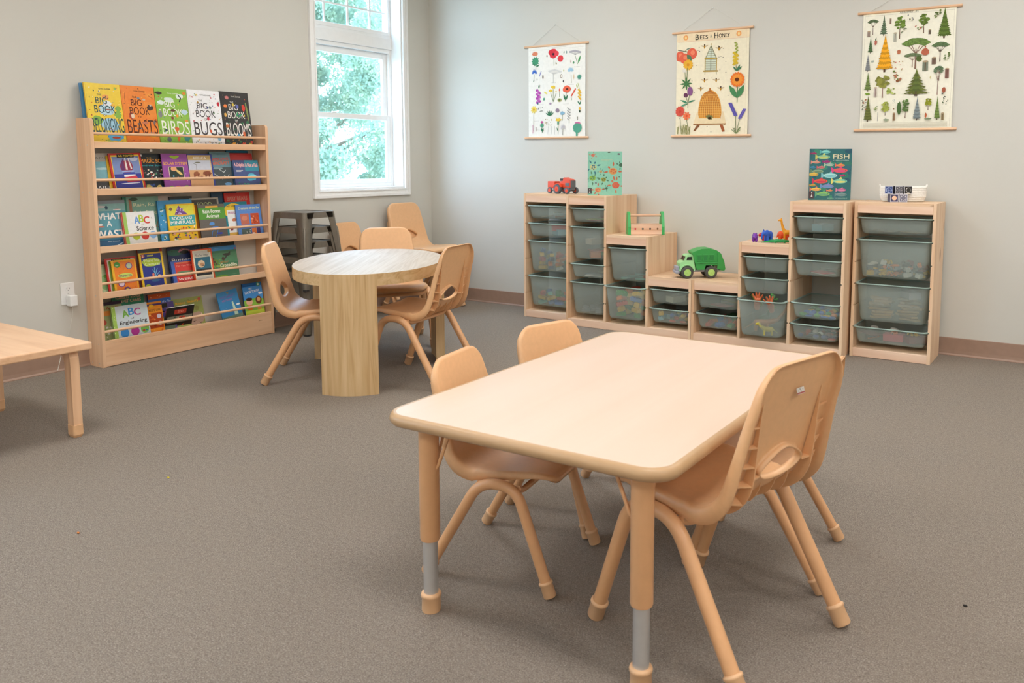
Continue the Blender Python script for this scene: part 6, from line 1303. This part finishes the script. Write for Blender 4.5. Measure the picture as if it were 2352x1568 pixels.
# ------------------------------------------------------------------ books standing on the frames
def stand_book(xa,ya,xb,yb,z,H,bg,ops,label,T=.013):
    a=V((xa,ya,0)); b=V((xb,yb,0)); rt=(b-a).normalized(); up=V((0,0,1)); nm=rt.cross(up); c=(a+b)/2
    M=Matrix(((rt.x,0,nm.x,c.x),(rt.y,0,nm.y,c.y),(0,1,0,z),(0,0,0,1))); return book('book',(b-a).length,H,T,bg,ops,M,None,label,'picture books displayed on the pine frames')
TT=[('s',10,.1,.1,.9,.95,.1,.2,['93d0b8','9cd4c0','8accb8'],3,.2),('y',.38,.18,.72,'c8c8a0',2,.03),('r',0,.84,.12,.97,'4a4a4a'),('e',.06,.87,.012,.012,Wh),('p',[(.04,.95),(.06,.885),(.08,.95)],'c8c8c8')]
def turtle(x,y,s,c1,c2,ang):
    ca,sa=math.cos(ang),math.sin(ang); o=[]
    def P_(u,v): return (x+(u*ca-v*sa)*s,y-(u*sa+v*ca)*s*.78)
    for (u,v,a_) in ((.7,.8,.9),(.7,-.8,-.9),(-.8,.7,2.5),(-.8,-.7,-2.5)): q=P_(u,v); o.append(('L',q[0]-.0,q[1],s*1.1,ang+a_,c2,.35))
    q=P_(1.25,0); o.append(('e',q[0],q[1],s*.32,s*.22,c2,ang)); o.append(('b',x,y,s*.95,s*.8,c1,.1))
    for (u,v) in ((.3,.3),(-.3,.2),(.1,-.35),(-.45,-.3),(.45,-.1)): q=P_(u,v); o.append(('b',q[0],q[1],s*.26,s*.2,c2,.2))
    return o
for a in ((.16,.36,.11,'c8c88a','3a7a88',1.2),(.74,.45,.13,'d89a5a','c86a4a',2.4),(.82,.77,.12,'d8604a','c87a5a',2.3),(.14,.61,.1,'8ab84a','5a8a6a',.9),(.46,.64,.08,'a8a03a','4a7a5a',.6),(.3,.88,.1,'d8a06a','c86a5a',-2.3),(.38,.46,.05,'d8a860','5a8a7a',.8),(.15,.09,.06,'d86a5a','c88a6a',.5),(.55,.84,.045,'5a7a5a','3a5a4a',1),(.97,.31,.07,'4a7a5a','3a5a4a',2)): TT+=turtle(*a)
TT+=[('b',.62,.02,.05,.02,'4a5a4a'),('b',.9,.06,.05,.025,'5a3a4a'),('b',.24,.72,.04,.015,'5a3a5a'),('b',.92,.58,.03,.015,'5a6a5a')]
stand_book(1.748,-.372,1.950,-.253,.904,.299,'8fceb6',TT,'mint green picture book covered with sea turtles, standing on the left stepped frame')
FF=[('s',26,.02,.02,.98,.98,.06,.16,['2f7a6a','2a5a6a','3a8a72','24586a','2f6a78'],3,.4)]
def fish(x,y,w,c,c2): return [('p',[(x-w*.55,y-w*.16),(x-w*.3,y),(x-w*.55,y+w*.16)],c2),('e',x,y,w*.42,w*.14,c),('p',[(x-w*.1,y-w*.1),(x+.02,y-w*.22),(x+w*.12,y-w*.1)],c2),('e',x,y+w*.03,w*.34,w*.06,c2),('e',x+w*.3,y-.005,.008,.008,K)]
for a in ((.38,.06,.26,'8ad8d0','5ab0b0'),(.33,.16,.36,'8ac8a0','c8c86a'),(.16,.26,.24,'c8a890','d88a7a'),(.41,.25,.2,'b83a8a','8a2a6a'),(.48,.31,.24,'9ab8b0','b8c8a8'),(.74,.32,.24,'e0a04a','e0705a'),(.28,.36,.2,'d88a8a','c8606a'),(.2,.44,.32,'8aa88a','6a8a6a'),(.74,.42,.4,'e0605a','d84a8a'),(.1,.50,.28,'e0c05a','c89a4a'),(.5,.52,.4,'a8e0e0','7ac0c8'),(.8,.52,.14,'c83a7a','a82a6a'),(.28,.63,.38,'e0604a','c83a5a'),(.74,.63,.4,'7ac8b0','e0d87a'),(.1,.71,.18,'c8a84a','a88a3a'),(.45,.73,.34,'8a8ac0','6a9ac8'),(.17,.79,.28,'e0c85a','e0806a'),(.5,.81,.16,'e0a06a','d87a5a'),(.78,.80,.26,'c86aa0','d88aa8'),(.35,.88,.36,'8ac06a','6aa880'),(.78,.89,.3,'7a9a9a','6a8a8a'),(.1,.09,.16,'a83a6a','8a2a5a'),(.08,.36,.16,'4a9ac0','3a7aa0')): FF+=fish(*a)
FF+=[('r',.54,.1,.95,.25,'2a6468'),('t','FISH',.745,.15,.38,'d8d4b0',.085,.02),('t','EVERYWHERE',.745,.225,.38,'a8c8b8',.022,.01),('r',0,.83,.12,.97,'4a3a40'),('e',.07,.86,.014,.014,Wh),('p',[(.045,.94),(.07,.875),(.095,.94)],'d8d8d8'),('t','BRITTA TECKENTRUP',.68,.965,.48,'a8d0c0',.018,.01)]
stand_book(3.229,-.228,3.450,-.115,.904,.309,'2c6c70',FF,'dark teal picture book titled Fish, standing on the right stepped frame')
# ------------------------------------------------------------------ rope basket and cubes
def basket():
    t=empty('rope_basket',(3.752,-.130,.906),R(12),'low oval white rope basket on the far right frame','basket')
    m=MB(); rings=[]; N=40; nl=8; prof=[]
    for k in range(nl):
        for a in (-60,-20,20,60): prof.append((.004*math.cos(R(a)),.006+.0105*k+.0056*math.sin(R(a))))
    def el(o,z,k=0): 
        g=.012*min(1,z/.03); return [((.112+g+o)*math.copysign(abs(math.cos(q))**.8,math.cos(q)),(.062+g+o)*math.copysign(abs(math.sin(q))**.8,math.sin(q)),z) for q in [2*PI*i/N for i in range(N)]]
    R_=[el(-.02,.0)]+[el(o,z) for o,z in prof]+[el(-.004,.089)]+[el(-.009,z) for o,z in reversed(prof[2:])]+[el(-.03,.006)]
    m.loft(R_); m.build('basket_body',M_basket,t)
    for s in (-1,1):
        m=MB(); m.tube(fillet([(s*.123,-.028,.080),(s*.128,-.026,.096),(s*.128,.026,.096),(s*.123,.028,.080)],.015),.0042,8); m.build('rope_handle',M_basket,t)
basket()
def cube(loc,rz,s,bg,ops,label):
    m=MB(); h=s/2; m.box(-h,h,-h,h,0,s,0,bg)
    a=Art(m,Matrix(((1,0,0,-h),(0,0,-1,-h),(0,1,0,s),(0,0,0,1))),s,s); a.r(0,0,1,1,'d8d8e0'); a.r(.06,.06,.94,.94,bg); run_art(a,ops)
    b_=Art(m,Matrix(((0,0,1,h),(1,0,0,-h),(0,1,0,s),(0,0,0,1))),s,s); b_.r(0,0,1,1,'d8d8e0'); b_.r(.06,.06,.94,.94,'3a3a58'); b_.e(.5,.5,.3,.3,'8a8aa8')
    o=m.build('picture_cube',M_toy,None,loc,rz); tag(o,label,'cube','moon phase cubes in front of the rope basket')
def ringdots(c,n=8): return [('e',.5+.32*math.cos(2*PI*k/n),.5+.32*math.sin(2*PI*k/n),.055,.055,c) for k in range(n)]+[('e',.5,.5,.16,.16,'7a7a84')]
s=.046
e1=V((.85,.53,0)); o0=V((3.742,-.226,.9058)); rzc=R(30)
cube(o0-e1*.026,rzc,s,'3f3f66',[('e',.5,.5,.3,.28,'f0c8a8'),('y',.05,.2,.12,'c8c8d8',4,.15)],'navy cube with a peach moon, bottom left of the little cube wall')
cube(o0+e1*.026,rzc,s,'74748c',ringdots('e8e8e4'),'grey cube with a ring of pale dots, bottom right of the little cube wall')
cube(o0-e1*.050+V((0,0,s+.0005)),R(8),s*.98,'3a4f8a',[('e',.5,.5,.34,.34,'b8c8e8'),('e',.5,.5,.28,.28,'3a4f8a'),('l',[(.5,.1),(.5,.9)],.05,'c8d4ec'),('l',[(.1,.5),(.9,.5)],.05,'c8d4ec')],'blue cube with a globe drawing, top left of the little cube wall')
cube(o0-e1*.000+V((0,0,s+.0005)),rzc,s*.98,'5c5c66',ringdots('e0dcd0'),'grey cube with a dot ring, top middle of the little cube wall')
cube(o0+e1*.050+V((0,0,s+.0005)),R(34),s*.98,'2a2724',[('e',.5,.5,.32,.32,'d8d8d8'),('e',.53,.5,.27,.27,'2a2724'),('e',.5,.98,.3,.1,'e8e0d0')],'black cube with a white crescent ring, top right of the little cube wall')
